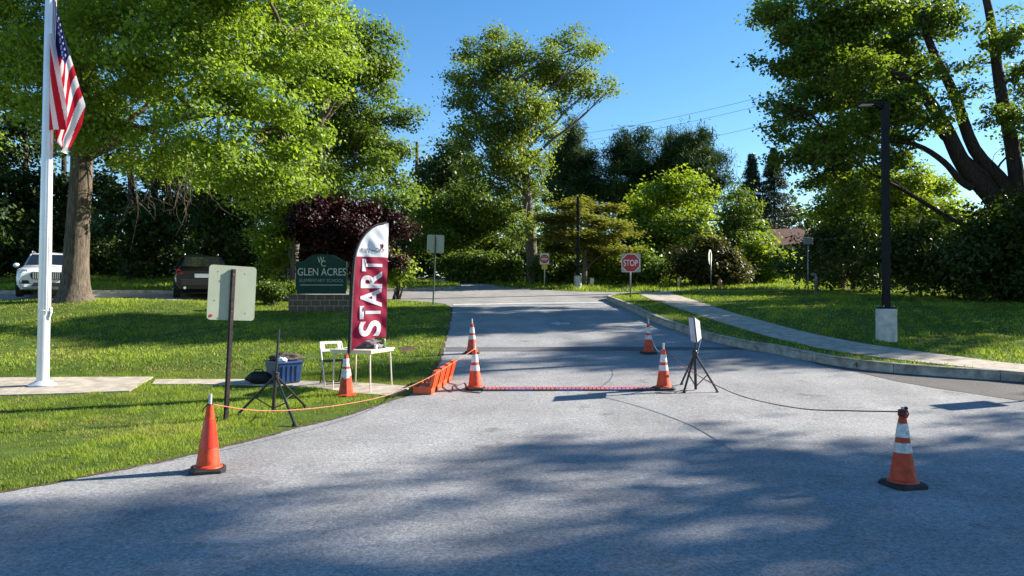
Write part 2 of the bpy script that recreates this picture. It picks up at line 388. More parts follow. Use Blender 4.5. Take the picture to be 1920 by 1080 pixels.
def sheet(name, poly, m, dz, res=.6, kind='structure', label=None, parent=None, drop=0.):
    """a ground sheet with the outline poly (x,y) that follows the terrain"""
    P = np.array([p[:2] for p in poly], float)
    mn, mx = P.min(0), P.max(0)
    gx, gy = np.meshgrid(np.arange(mn[0], mx[0], res), np.arange(mn[1], mx[1], res)); gx, gy = gx.ravel(), gy.ravel()
    k = inside(P, gx, gy); n = len(P)
    vs = [Vector(p) for p in P] + [Vector((a, b)) for a, b in zip(gx[k], gy[k])]
    r = delaunay_2d_cdt(vs, [], [list(range(n))], 1, 1e-5)
    V = np.array([v[:] for v in r[0]]); Z = G(V[:, 0], V[:, 1]) + dz
    me = bpy.data.meshes.new(name); me.from_pydata(np.c_[V, Z].tolist(), [], r[2])
    bm = bmesh.new(); bm.from_mesh(me)
    if drop:
        be = [e for e in bm.edges if e.is_boundary]
        g = bmesh.ops.extrude_edge_only(bm, edges=be)
        for v in [e for e in g['geom'] if isinstance(e, bmesh.types.BMVert)]: v.co.z -= drop
    bmesh.ops.recalc_face_normals(bm, faces=bm.faces)
    up = sum(f.normal.z * f.calc_area() for f in bm.faces)
    if up < 0: bmesh.ops.reverse_faces(bm, faces=bm.faces)
    bm.to_mesh(me); bm.free()
    me.materials.append(m); me.polygons.foreach_set('use_smooth', [not drop] * len(me.polygons))
    o = link(bpy.data.objects.new(name, me), parent)
    if kind and parent is None: o['kind'] = kind
    if label: o['label'] = label
    return o

# ------------------------------------------------------------------ the setting
rng = np.random.default_rng(7); random.seed(7)
def GP(pts, dz=0.): return [np.array(gp(a, b, dz)) for a, b in pts]
def ring(pts): return [tuple(p[:2]) for p in pts]
# ground: one sheet, finer near the camera
ax = np.unique(np.r_[np.arange(-22, 22.01, .5), np.linspace(-300, -22, 60), np.linspace(22, 300, 60)])
ay = np.unique(np.r_[np.arange(-4, 42.01, .5), np.linspace(-40, -4, 20), np.linspace(42, 120, 60), np.linspace(120, 600, 40)])
gx, gy = np.meshgrid(ax, ay); nx, ny = len(ax), len(ay)
ii = (np.arange(ny - 1)[:, None] * nx + np.arange(nx - 1)[None]).ravel()
gv = np.c_[gx.ravel(), gy.ravel(), G(gx.ravel(), gy.ravel())]
go = np_mesh('ground', gv, np.c_[ii, ii + 1, ii + 1 + nx, ii + nx], M['lawn'])
go.data.polygons.foreach_set('use_smooth', [True] * len(go.data.polygons)); tag(go, kind='structure')
LE = smooth_line(GP([(848, 577), (843, 610), (832, 650), (823, 682), (803, 712), (775, 738), (735, 752), (690, 768), (640, 784), (560, 803), (480, 825),
          (400, 845), (300, 868), (200, 888), (100, 908), (0, 925), (-150, 950), (-420, 990)]), 6)
KB = smooth_line(GP([(1142, 566), (1183, 584), (1225, 604), (1267, 620), (1319, 637), (1397, 655), (1458, 665), (1500, 675), (1603, 693), (1705, 703),
          (1800, 710), (1907, 717), (2100, 729), (2400, 745), (2800, 765)]), 8)
k0 = KB[0]
corner = smooth_line([k0, (k0[0] + .05, k0[1] + 1.2, 0), (k0[0] + .9, k0[1] + 2.6, 0), (k0[0] + 3, k0[1] + 3.9, 0), (k0[0] + 9, k0[1] + 5, 0), (45, k0[1] + 6, 0)], 6)
road_poly = ring(LE) + [(-40, 4), (-40, -20), (60, -20), (60, float(KB[-1][1]))] + ring(KB[::-1])
sheet('driveway', road_poly, M['asphalt'], .012, .7)
near_edge = GP([(-500, 563), (0, 563), (330, 563), (480, 562), (660, 562), (740, 563), (800, 566), (835, 570), (845, 576)])
far_left = GP([(-500, 552), (0, 552), (330, 552), (480, 550), (600, 549), (740, 546), (830, 544), (858, 542), (866, 539)])
island_top = GP([(866, 539), (860, 533), (830, 529), (790, 525), (740, 521)])
verge = GP([(700, 514), (770, 516), (830, 519), (870, 523), (905, 531), (940, 538), (985, 541), (1040, 545), (1100, 547), (1160, 548)])
cross_poly = ring(near_edge) + [tuple(LE[0][:2] + np.array((.05, -.35))), tuple(k0[:2] + np.array((-.05, -.35)))] + ring(corner[1:]) + \
    [(60, 38), (60, 43), (30, 41)] + ring(verge[::-1]) + ring(island_top[::-1])[:-1] + ring(far_left[::-1])
sheet('cross_street', cross_poly, M['asphalt2'], .006, .9)
lawn_r = ring(KB) + [(90, float(KB[-1][1])), (90, k0[1] + 7), (45, k0[1] + 7)] + ring(corner[::-1])[:-1]
sheet('raised_lawn', lawn_r, M['lawn'], .19, .7)
sheet('asphalt_patch', ring([p for p in KB if p[0] > gp(1500, 675)[0]]) +
      ring(GP([(2800, 850), (2400, 815), (2100, 777), (1920, 754), (1834, 741), (1760, 730), (1685, 717), (1603, 698), (1540, 686)])), M['asphalt_old'], .017, .6)
sheet('asphalt_joint', ring(GP([(837, 652), (1000, 651.5), (1200, 651.5), (1382, 652), (1398, 656), (1200, 659), (1000, 660), (835, 660.5)])), M['joint'], .0165, .5)
sheet('stop_line', ring(GP([(849, 571), (1000, 568.5), (1139, 566.6), (1142, 568.4), (1000, 570.6), (849, 573.4)])), mat('worn_white', (.5, .5, .48), .8, var=.2, vscale=5), .018, .5)
sheet('road_marking', ring(GP([(1030, 607), (1046, 604), (1052, 606), (1068, 606), (1068, 609), (1052, 609), (1047, 611)])), mat('worn_paint', (.46, .46, .45), .8, var=.15, vscale=9), .018, .5)
# bare patches in the grass
sheet('bare_soil', ring(smooth_line(GP([(748, 652), (762, 648), (778, 651), (774, 660), (758, 663), (748, 657), (748, 652)]), 4)[:-1]), M['soil'], .006, .3)

e1 = resample([p[:2] for p in LE], 420); tg_ = np.gradient(e1, axis=0); tg_ /= np.linalg.norm(tg_, axis=1)[:, None]; nn_ = np.stack([tg_[:, 1], -tg_[:, 0]], 1)
wob = np.array([.05 + .05 * mnoise.noise(Vector((p[0] * 4.7, p[1] * 4.7, 0))) for p in e1])[:, None]
wo2 = np.array([max(.004, .025 + .06 * mnoise.noise(Vector((p[0] * 3.9, p[1] * 3.9, 4))) + .03 * mnoise.noise(Vector((p[0] * 14, p[1] * 14, 4)))) for p in e1])[:, None]
sgn = 1 if (nn_[60, 0] < 0) else -1
sheet('soil_edge', [tuple(p) for p in e1 + sgn * nn_ * wob] + [tuple(p) for p in (e1 - sgn * nn_ * wo2)[::-1]], M['soil'], .015, .4)

def strip_stones(name, parent, base, inner_off, z0, z1, length, gap=.012, m=None, sub=3):
    """stones along a base line; each is a swept block of its own"""
    line = np.array(base)[:, :2]; d = np.r_[0, np.cumsum(np.linalg.norm(np.diff(line, axis=0), axis=1))]
    n = max(1, int(round(d[-1] / length))); outs = []
    for i in range(n):
        a, b = d[-1] * i / n + gap / 2, d[-1] * (i + 1) / n - gap / 2
        t = np.linspace(a, b, sub + 1); p = np.stack([np.interp(t, d, line[:, k]) for k in (0, 1)], 1)
        tg = np.gradient(p, axis=0); tg /= np.linalg.norm(tg, axis=1)[:, None]; nr = np.stack([tg[:, 1], -tg[:, 0]], 1) * inner_off
        mb = MB(); vs = []; dzr = rng.normal(0, .004)
        for q, nn in zip(p, nr):
            g = float(G(q[0], q[1])); w = nn
            vs += [(q[0], q[1], g + z0), (q[0] + w[0] * .12, q[1] + w[1] * .12, g + z1 - .012 + dzr), (q[0] + w[0] * .25, q[1] + w[1] * .25, g + z1 + dzr),
                   (q[0] + w[0], q[1] + w[1], g + z1 + dzr), (q[0] + w[0], q[1] + w[1], g + z0)]
        fs = []
        for k in range(sub):
            for j in range(5):
                fs.append((k * 5 + j, k * 5 + (j + 1) % 5, (k + 1) * 5 + (j + 1) % 5, (k + 1) * 5 + j))
        fs += [(0, 1, 2, 3, 4), tuple(sub * 5 + j for j in (4, 3, 2, 1, 0))]
        mb.add(vs, fs); outs.append(mb.build(name, m, parent))
    return outs
kerb = bpy.data.objects.new('kerb', None); link(kerb); tag(kerb, kind='structure')
# direction far -> near: the lawn lies on the left hand, so the inner offset is negative
ks = strip_stones('kerb_stone', kerb, KB[:97], -.17, -.15, .215, 1.85, m=M['kerbstone'])
strip_stones('kerb_stone', kerb, [np.r_[p[:2], 0] for p in corner[::-1]], -.17, -.15, .21, 2.0, m=M['kerbstone'])
k2 = bpy.data.objects.new('parking_kerb', None); link(k2); tag(k2, kind='structure')
strip_stones('kerb_stone', k2, far_left, -.2, -.12, .15, 2.6, m=M['kerbstone'])
t4 = gp(1607, 676, .09)
text_mesh('kerb_mark', '4', M['black_rubber'], None, (-.05, .05, -.05, .06), 0, .001)
mk = bpy.data.objects['kerb_mark']; mk.parent = kerb; q = gp(1607, 694); mk.location = (q.x - .03, q.y + .0, q.z + .115)
mk.rotation_euler = (R(-8), 0, R(-24))

def slabs(name, label_parent, up, low, n, dz, th, m, gap=.012):
    U, Lw = resample([p[:2] for p in up], n * 3 + 1), resample([p[:2] for p in low], n * 3 + 1)
    for i in range(n):
        vs = []; e = gap / 2
        for k in range(4):
            t = i * 3 + k
            a, b = U[t].copy(), Lw[t].copy()
            if k == 0: a += (U[t + 1] - U[t]) * .008; b += (Lw[t + 1] - Lw[t]) * .008
            if k == 3: a -= (U[t] - U[t - 1]) * .008; b -= (Lw[t] - Lw[t - 1]) * .008
            for q in (a, b):
                g = float(G(q[0], q[1])); vs += [(q[0], q[1], g + dz), (q[0], q[1], g + dz - th)]
        fs = []
        for k in range(3):
            o = k * 4
            fs += [(o, o + 2, o + 6, o + 4), (o + 1, o + 5, o + 7, o + 3), (o, o + 4, o + 5, o + 1), (o + 2, o + 3, o + 7, o + 6)]
        fs += [(0, 1, 3, 2), (12, 14, 15, 13)]
        MB().add(vs, fs).build(name, m, label_parent)
side = bpy.data.objects.new('sidewalk', None); link(side); tag(side, kind='structure')
SW_near = smooth_line(GP([(1215, 549.5), (1200, 551), (1207, 556), (1230, 565), (1290, 585), (1360, 607), (1430, 628), (1520, 650), (1640, 670), (1760, 684), (1920, 700), (2150, 715)], .19), 5)
SW_far = smooth_line(GP([(1265, 546.5), (1258, 549), (1268, 553), (1290, 560), (1345, 578), (1420, 600), (1500, 621), (1600, 642), (1720, 660), (1820, 673), (1920, 685), (2150, 702)], .19), 5)
slabs('slab', side, SW_far, SW_near, 20, .212, .06, M['concrete'])
walk = bpy.data.objects.new('walkway', None); link(walk); tag(walk, kind='structure')
w_up = GP([(291, 713), (400, 713), (480, 713.5), (600, 717), (700, 721), (774, 727)])
w_lo = GP([(284, 722.5), (400, 722.5), (480, 723), (590, 728), (660, 739), (738, 744)])
slabs('slab', walk, w_up, w_lo, 4, .026, .08, M['concrete'])
p_up = GP([(-420, 712), (0, 710), (150, 709), (288, 708.5)]); p_lo = GP([(-420, 752), (0, 743), (140, 739.5), (243, 735)])
slabs('slab', walk, p_up, p_lo, 3, .026, .08, M['concrete'])
walk_poly = ring(w_up) + ring(w_lo[::-1]); pad_poly = ring(p_up) + ring(p_lo[::-1])

# ------------------------------------------------------------------ grass: real blades, denser near the camera
def fbm2(x, y, s, seed):
    r = np.random.default_rng(seed); v = np.zeros_like(x)
    for k in range(10):
        a = r.uniform(0, 2 * np.pi); f = s * r.uniform(.5, 2.2)
        v += np.sin((np.cos(a) * x + np.sin(a) * y) * f + r.uniform(0, 6.28)) / 10 ** .5
    return v
def grass(name, label, box, keep, dens, h, w, dz, near=None):
    x0, x1, y0, y1 = box; n = int((x1 - x0) * (y1 - y0) * dens)
    x = rng.uniform(x0, x1, n); y = rng.uniform(y0, y1, n)
    k = keep(x, y) & (np.abs(x) < .72 * y + .6)
    patch = fbm2(x, y, 2.2, 3) * .42 + fbm2(x, y, 6, 4) * .38 + fbm2(x, y, 15, 5) * .32
    k &= rng.uniform(0, 1, n) < np.clip(.80 + .35 * patch, .15, 1)
    x, y, patch = x[k], y[k], patch[k]; n = len(x)
    z = G(x, y) + dz - .004
    a = rng.uniform(0, 2 * np.pi, n); hh = h * rng.uniform(.4, 1.45, n) * np.clip(1 + .55 * patch, .35, 1.9); ww = w * rng.uniform(.6, 1.3, n)
    ln = hh * rng.uniform(.15, .9, n); b = rng.uniform(0, 2 * np.pi, n)
    base = np.stack([x, y, z], 1); off = np.stack([np.cos(a) * ww, np.sin(a) * ww, 0 * x], 1)
    tip = base + np.stack([np.cos(b) * ln, np.sin(b) * ln, hh], 1)
    v = np.empty((n, 3, 3)); v[:, 0] = base - off; v[:, 1] = base + off; v[:, 2] = tip
    c = np.clip(.50 + .36 * patch + .22 * fbm2(x, y, .7, 9) + rng.normal(0, .24, n), 0, 1)
    o = np_mesh(name, v.reshape(-1, 3), np.arange(3 * n).reshape(-1, 3), L['grass'], None, c, tri=True)
    return tag(o, label, 'grass', kind='stuff')
LEa = np.array([p[:2] for p in LE])
def left_of_road(x, y, off=.03):
    o = np.argsort(LEa[:, 1]); return x < np.interp(y, LEa[o, 1], LEa[o, 0]) - off
def keep_left(x, y):
    return left_of_road(x, y, -.035 + .06 * np.abs(np.sin(x * 3.1 + y * 2.3)) + .03 * np.sin(x * 11 + y * 7)) & ~inside(walk_poly, x + .03 * np.sin(17 * y), y + .05 * np.sin(13 * x) * np.sin(5 * x)) & ~inside(pad_poly, x, y + .05 * np.sin(11 * x) * np.sin(4 * x + 1)) & ~inside(ring(GP([(748, 652), (778, 651), (774, 660), (748, 660)])), x, y)
NE = np.array([p[:2] for p in near_edge])
def keep_mid(x, y):
    o = np.argsort(NE[:, 0]); return keep_left(x, y) & (y < np.interp(x, NE[o, 0], NE[o, 1]) - .08)
grass('grass', 'short tufted grass of the lawn strip beside the driveway in front of the walkway', (-11, -1.4, 6.4, 15.5), keep_left, 2700, .040, .0045, 0)
grass('grass', 'mown grass of the school lawn behind the walkway', (-24, -1.4, 15.5, 32), keep_mid, 430, .050, .014, 0)
def dry(label, box, keep, dens, h, w, dz):
    o = grass('dry_grass', label, box, lambda x, y: keep(x, y) & (fbm2(x, y, 1.6, 21) + .6 * fbm2(x, y, 5, 22) > .75), dens, h, w, dz); o.data.materials[0] = L['grassdry']
dry('tan dry blades scattered in patches through the near lawn strip', (-11, -1.4, 6.4, 15.5), keep_left, 1500, .034, .005, 0)
dry('tan dry blades scattered in patches through the school lawn', (-24, -1.4, 15.5, 30), keep_mid, 260, .045, .014, 0)
KBa = np.array([p[:2] for p in KB])
SWp = ring(SW_far) + ring(SW_near[::-1])
def keep_right(x, y):
    o = np.argsort(KBa[:, 1]); kx = np.interp(y, KBa[o, 1], KBa[o, 0])
    cx = np.array([p[:2] for p in corner]); far = np.interp(x, cx[:, 0], cx[:, 1])
    return (x > kx + .2) & ~inside(SWp, x, y) & (y < far - .25)
grass('grass', 'mown grass of the raised lawn on both sides of the sidewalk', (3.8, 32, 12.5, 36), keep_right, 330, .052, .016, .19)
def keep_far(x, y):
    return ~inside(cross_poly, x, y) & (y > np.interp(x, [-40, -8, -2, 2, 30], [30, 34, 36, 37, 40]))
grass('grass', 'rough grass on the far verges and the kerbed island', (-32, 24, 29, 52), keep_far, 110, .13, .03, 0)

# ------------------------------------------------------------------ trees and shrubs
SUNV = np.array(sd)
def unit(n):
    v = rng.normal(size=(n, 3)); return v / np.linalg.norm(v, axis=1)[:, None]
def bumpy(d, seed, amp=.28):
    r = np.random.default_rng(seed); s = np.zeros(len(d))
    for f in (2.2, 3.7, 6.0):
        w = r.normal(size=(3,)) * f; w2 = r.normal(size=(3,)) * f
        s += np.sin(d @ w + r.uniform(0, 6)) * np.cos(d @ w2 + r.uniform(0, 6))
    return 1 + amp * s / 1.5
def clusters(lobes, n, shell=.45, amp=.28, seed=1, low=1.0, sub=12, subr=(.24, .46), flat=.62):
    """leaf clumps in two steps: sprays spread through each lobe, clumps round each spray"""
    C = np.array([l[0] for l in lobes], float); Rr = np.array([l[1] for l in lobes], float)
    w = (Rr.prod(1)) ** (2 / 3.); ns = np.maximum(6, np.round(w / w.mean() * sub)).astype(int)
    sc, sr, si, sdir = [], [], [], []
    for i, k in enumerate(ns):
        d = unit(k)
        if low < 1: d[:, 2] = np.where(d[:, 2] < 0, d[:, 2] * low, d[:, 2])
        r = shell + (1 - shell) * rng.uniform(0, 1, k) ** .6
        sc.append(C[i] + d * Rr[i] * (r * bumpy(d, seed * 100 + i, amp))[:, None]); q = rng.uniform(*subr, k)[:, None]
        sr.append(Rr[i] * q * np.array((1, 1, flat))); si += [i] * k; sdir.append(d)
    sc, sr, si, sdir = np.concatenate(sc), np.concatenate(sr), np.array(si), np.concatenate(sdir)
    w = sr.prod(1) ** (2 / 3.); w = w + .25 * w.mean(); w /= w.sum(); idx = rng.choice(len(sc), n, p=w)
    d = unit(n); r = rng.uniform(0, 1, n) ** .45
    return sc[idx] + d * sr[idx] * r[:, None], d * .6 + sdir[idx] * .6, si[idx]
def leaf_arrays(cl, out, per, spread, size, up=.45, outw=.45, rnd=.75, aspect=.62, droop=.0, thin=False):
    n = len(cl) * per
    sp3 = np.array(spread if hasattr(spread, '__len__') else (spread, spread, spread * .7))
    P = np.repeat(cl, per, 0) + rng.normal(size=(n, 3)) * sp3
    O = np.repeat(out, per, 0)
    N = O * outw + unit(n) * rnd + np.array((0, 0, up)) + SUNV * .35; N /= np.linalg.norm(N, axis=1)[:, None]
    T = unit(n) + O * .4 - np.array((0, 0, droop)); T -= N * (T * N).sum(1)[:, None]; T /= np.linalg.norm(T, axis=1)[:, None] + 1e-9
    B = np.cross(N, T); s = size * rng.uniform(.5, 1.4, n)[:, None]
    v = np.empty((n, 4, 3)); a = aspect * .5
    v[:, 0] = P - T * s * .5; v[:, 1] = P + B * s * a + T * s * .05; v[:, 2] = P + T * s * .5; v[:, 3] = P - B * s * a + T * s * .05
    c = np.clip(np.repeat(rng.beta(2, 2, len(cl)), per) * .6 + rng.uniform(0, 1, n) * .4, 0, 1)
    return v.reshape(-1, 3), c
def leaves_obj(name, parts, m, parent, base):
    V = np.concatenate([p[0] for p in parts]); c = np.concatenate([p[1] for p in parts])
    return np_mesh(name, V - np.array(base), np.arange(len(V)).reshape(-1, 4), m, parent, c)
def curve_pts(a, b, n=6, lift=.12, jit=.06):
    a, b = Vector(a), Vector(b); Ln = (b - a).length; out = []
    j1 = Vector(rng.normal(size=3)) * jit * Ln
    for i in range(n + 1):
        t = i / n; p = a.lerp(b, t) + Vector((0, 0, 1)) * lift * Ln * math.sin(math.pi * t) + j1 * math.sin(math.pi * t)
        if 0 < i < n: p += Vector(rng.normal(size=3)) * Ln * .012
        out.append(p)
    return out
def along(poly, t):
    poly = [Vector(p) for p in poly]; n = len(poly) - 1; f = min(max(t, 0), .9999) * n; i = int(f)
    return poly[i].lerp(poly[i + 1], f - i)
def branches(mb, trunk, rad, lobes, cl, idx, twigs, r_limb, start=.35, lift=.1, stems=()):
    """limbs from the trunk to the lobes, then twigs to leaf clusters"""
    nT = len(trunk) - 1
    zs = [Vector(p).z for p in trunk]
    for i, (c, r) in enumerate(lobes):
        c = Vector(c); best = None
        for t in np.linspace(start, .98, 14):
            p = along(trunk, t); h = math.hypot(c.x - p.x, c.y - p.y)
            s = abs((c.z - p.z) - .75 * h) + .15 * (c - p).length
            if best is None or s < best[0]: best = (s, p, t)
        for stm in stems:
            for t in np.linspace(.25, 1, 14):
                p = along(stm, t); s = (c - p).length * .8 - .3
                if s < best[0]: best = (s, p, t)
        p = best[1]; Ln = (c - p).length
        rl = min(r_limb * (.55 + .1 * Ln), r_limb * 1.4)
        pts = curve_pts(p, c, 6, lift)
        mb.tube(pts, [rl * (1 - .72 * k / 6) for k in range(7)], 6, cap=False)
        m = np.where(idx == i)[0]
        if len(m):
            for q in rng.choice(m, min(twigs, len(m)), replace=False):
                s = along(pts, rng.uniform(.45, 1)); e = Vector(cl[q])
                tp = curve_pts(s, e, 4, .06, .08); r0 = rl * .28
                mb.tube(tp, [max(r0 * (1 - .8 * k / 4), .008) for k in range(5)], 4, cap=False)
SEED = 5
def lob(D, items, depth=None, ry=None):
    """lobes given by pixel centre and pixel radius at a distance; depth spread in metres"""
    global rng
    out = []; rng = np.random.default_rng(int(abs(sum(i[0] + 3 * i[1] for i in items)) * 7) % 2 ** 31 + SEED)
    for it in items:
        px, py, r = it[:3]; rz = it[3] if len(it) > 3 and it[3] else r; dd = it[4] if len(it) > 4 else (rng.uniform(-1, 1) * depth if depth else 0)
        d = D + dd; s = D / F
        c = at(px, py, D); c.y += dd; c.x *= d / D; c.z = CH + (c.z - CH) * d / D
        out.append(((c.x, c.y, c.z), (r * s, (r + rz) / 2 * s, rz * s)))
    return out
def tree(name, label, base, trunk, rad, lobes, n_cl, per, spread, size, lm, bm_, group=None, twigs=6, r_limb=.12, shell=.45,
         amp=.28, start=.35, up=.45, outw=.45, rnd=.75, aspect=.62, low=1., droop=0., flare=0., lift=.1, cat='tree', extra=None, sides=12, stems=(), sub=12, subr=(.24, .46), flat=.62):
    root = thing(name, label, cat, base, 0, group); b = Vector(base)
    cl, d, idx = clusters(lobes, n_cl, shell, amp, len(name) + int(abs(b.x) * 13), low, sub, subr, flat)
    mb = MB(); tp = [Vector(p) for p in trunk]
    tl = smooth_line([p[:] for p in tp], 5); rr = np.interp(np.linspace(0, 1, len(tl)), np.linspace(0, 1, len(rad)), rad)
    tl = [Vector(p) for p in tl]
    if flare:
        for i, p in enumerate(tl):
            h = p.z - tl[0].z; rr[i] *= 1 + flare * math.exp(-h / .35)
    mb.tube(tl, list(rr), sides, cap=False)
    for w, r0, r1 in stems: mb.tube(w, list(np.linspace(r0, r1, len(w))), 10, cap=False)
    branches(mb, tp, rad, lobes, cl, idx, twigs, r_limb, start, lift, [q[0] for q in stems])
    if extra: extra(mb)
    mb.v = [tuple(Vector(v) - b) for v in mb.v]
    t = mb.build('trunk', bm_, root, smooth=True)
    leaves_obj('crown', [leaf_arrays(cl, d, per, spread, size, up, outw, rnd, aspect, droop)], lm, root, base)
    return root
def shrub(name, label, base, lobes, n_cl, per, spread, size, lm, cat='shrub', group=None, shell=.5, amp=.25, stems=6, bm_=None, up=.5, outw=.6, low=1.):
    root = thing(name, label, cat, base, 0, group); b = Vector(base)
    cl, d, idx = clusters(lobes, n_cl, shell, amp, int(abs(b.x) * 31) + len(label), low)
    mb = MB()
    for i, (c, r) in enumerate(lobes):
        for k in range(max(2, stems // len(lobes) + 1)):
            e = Vector(c) + Vector((rng.uniform(-.6, .6) * r[0], rng.uniform(-.6, .6) * r[1], rng.uniform(-.1, .7) * r[2]))
            s = b + Vector((rng.normal() * .12, rng.normal() * .12, -.05))
            mb.tube(curve_pts(s, e, 4, .05), [.04, .03, .022, .015, .008], 5, cap=False)
    mb.v = [tuple(Vector(v) - b) for v in mb.v]; mb.build('stems', bm_ or M['dark_bark'], root, smooth=True)
    keep = cl[:, 2] > G(cl[:, 0], cl[:, 1]) + .05
    leaves_obj('foliage', [leaf_arrays(cl[keep], d[keep], per, spread, size, up, outw)], lm, root, base)
    return root
def mass(name, label, lobes, n_cl, per, spread, size, lm, cat='undergrowth', shell=.3, amp=.3):
    cl, d, idx = clusters(lobes, n_cl, shell, amp, len(label)); keep = cl[:, 2] > G(cl[:, 0], cl[:, 1]) + .02
    o = leaves_obj(name, [leaf_arrays(cl[keep], d[keep], per, spread, size)], lm, None, (0, 0, 0))
    return tag(o, label, cat, kind='stuff')

RD = 30.0
def px_stems(items, dfun):
    return [([Vector(p) for p in smooth_line([at(a, b, dfun(a, b))[:] for a, b in pts], 4)], r0, r1) for pts, r0, r1 in items]
# big oak on the lawn
ob = gat(140, 26.0, -.06)
oak_items = [(40, 40, 105, 85), (30, 165, 85, 60), (-40, 235, 70, 45), (150, 55, 110, 85), (205, 165, 100, 62), (120, 250, 50, 34, -3.5), (195, 245, 58, 34, -3),
    (280, 70, 115, 85), (300, 190, 105, 55), (310, 265, 62, 38, -3), (400, 30, 110, 80), (400, 150, 105, 58, -4), (375, 245, 90, 42, -4.5), (430, 312, 72, 34, -4),
    (485, 85, 105, 65), (500, 195, 92, 48, -3.5), (480, 270, 78, 36, -4), (540, 15, 100, 65), (570, 125, 78, 46, -2), (600, 55, 70, 48), (622, -10, 62, 50),
    (150, 130, 78, 55, -4.5), (115, 205, 60, 38, -4), (205, 85, 70, 48, -5), (60, 100, 70, 50, -4), (520, 322, 44, 24, -3.5), (555, 335, 48, 24, -2.5), (455, 362, 56, 24, -3), (600, 185, 48, 30, -1), (640, 100, 42, 34), (300, 318, 55, 24, -2), (545, 285, 40, 26, -3), (640, 20, 46, 36), (350, 330, 60, 26, 1), (250, 300, 45, 22, -1), (560, 240, 45, 26, -2.5),
    (250, -130, 190, 120), (450, -120, 170, 110), (50, -140, 170, 120), (580, -100, 90, 70), (-130, 80, 140, 110), (-120, 200, 90, 60), (250, -320, 170, 120), (420, -300, 120, 90)]
def oak_dead(mb):
    for _ in range(16):
        s = at(rng.uniform(240, 420), rng.uniform(255, 300), 24.5 + rng.uniform(-1, 2)); e = s + Vector((rng.uniform(-1.3, .6), rng.uniform(-.5, .5), rng.uniform(-2.6, -1.0)))
        pts = curve_pts(s, e, 5, -.16, .1); mb.tube(pts, [.028, .022, .017, .012, .008, .004], 4, cap=False)
        for _ in range(5):
            q = along(pts, rng.uniform(.3, .95)); mb.tube(curve_pts(q, q + Vector(rng.normal(size=3)) * .4 + Vector((0, 0, -.25)), 3, 0, .1), [.010, .008, .006, .003], 3, cap=False)
tree('oak_tree', 'huge oak with thick grey trunk and bright yellow-green crown behind the flagpole', ob,
     [ob, at(143, 480, 26), at(148, 400, 26), at(153, 310, 26), at(152, 200, 26), at(165, 60, 26), at(180, -120, 26), at(200, -260, 26)],
     [.45, .40, .37, .35, .32, .27, .18, .09], lob(26, oak_items, 5.0), 9000, 28, (.27, .27, .15), .138, L['oak'], M['oak_bark'],
     twigs=8, r_limb=.085, shell=.40, amp=.30, start=.42, flare=.55, lift=.06, up=.55, droop=.25, extra=oak_dead, sides=20, stems=px_stems((([(152, 300), (230, 262), (330, 225), (430, 215), (520, 235)], .18, .015), ([(152, 210), (240, 150), (330, 105), (430, 75), (530, 60)], .20, .012),
         ([(150, 270), (90, 215), (20, 175), (-60, 160)], .16, .02), ([(155, 120), (110, 40), (60, -40)], .16, .03), ([(160, 60), (230, -40), (330, -120)], .18, .03)), lambda a, b: 26 - .006 * abs(a - 150)))
# maple behind the school sign
mb_ = gat(548, 37)
tree('maple_tree', 'tall dense green maple behind the school sign, right edge against the sky', mb_,
     [mb_, at(552, 460, 37), at(575, 330, 37), at(610, 200, 37), at(640, 80, 37)], [.28, .24, .22, .18, .08],
     lob(37, [(640, 115, 85, 65), (700, 95, 46, 45), (650, 225, 92, 70), (722, 180, 34, 30), (752, 222, 32, 22), (690, 290, 75, 55), (600, 320, 80, 60), (722, 330, 46, 48),
              (560, 250, 80, 70), (620, 385, 66, 45), (738, 385, 30, 38), (682, 60, 40, 26), (540, 400, 60, 50), (560, 120, 90, 80), (500, 330, 60, 60), (690, 380, 45, 40)], 3.5),
     2600, 30, (.34, .34, .2), .18, L['maple'], M['grey_bark'], twigs=6, r_limb=.10, amp=.34, droop=.2)
pb = gat(660, 33.5)
tree('purple_maple', 'dark purple-leaved ornamental maple behind the feather banner', pb,
     [pb, at(662, 500, 33.5), at(660, 450, 33.5), at(655, 420, 33.5)], [.14, .12, .09, .04],
     lob(33.5, [(640, 428, 68, 45), (590, 418, 46, 40), (700, 438, 58, 45), (735, 470, 30, 28), (658, 396, 38, 22), (600, 478, 46, 34), (685, 488, 52, 32), (742, 492, 20, 20), (640, 500, 50, 25)], 1.6),
     1700, 28, (.24, .24, .16), .13, L['purple'], M['dark_bark'], twigs=5, r_limb=.05, amp=.28, start=.2)
db = gat(548, 32)
tree('young_tree', 'small light green understorey tree with thin pale trunk left of the school sign', db,
     [db, at(549, 490, 32), at(551, 440, 32), at(552, 400, 32)], [.13, .10, .08, .04],
     lob(32, [(510, 458, 34, 20), (520, 488, 30, 18), (500, 436, 26, 14), (532, 428, 30, 18), (515, 508, 22, 12), (560, 395, 35, 20)], 1.0),
     330, 24, (.22, .22, .12), .14, L['bright'], M['grey_bark'], twigs=5, r_limb=.04, start=.25, up=.8)
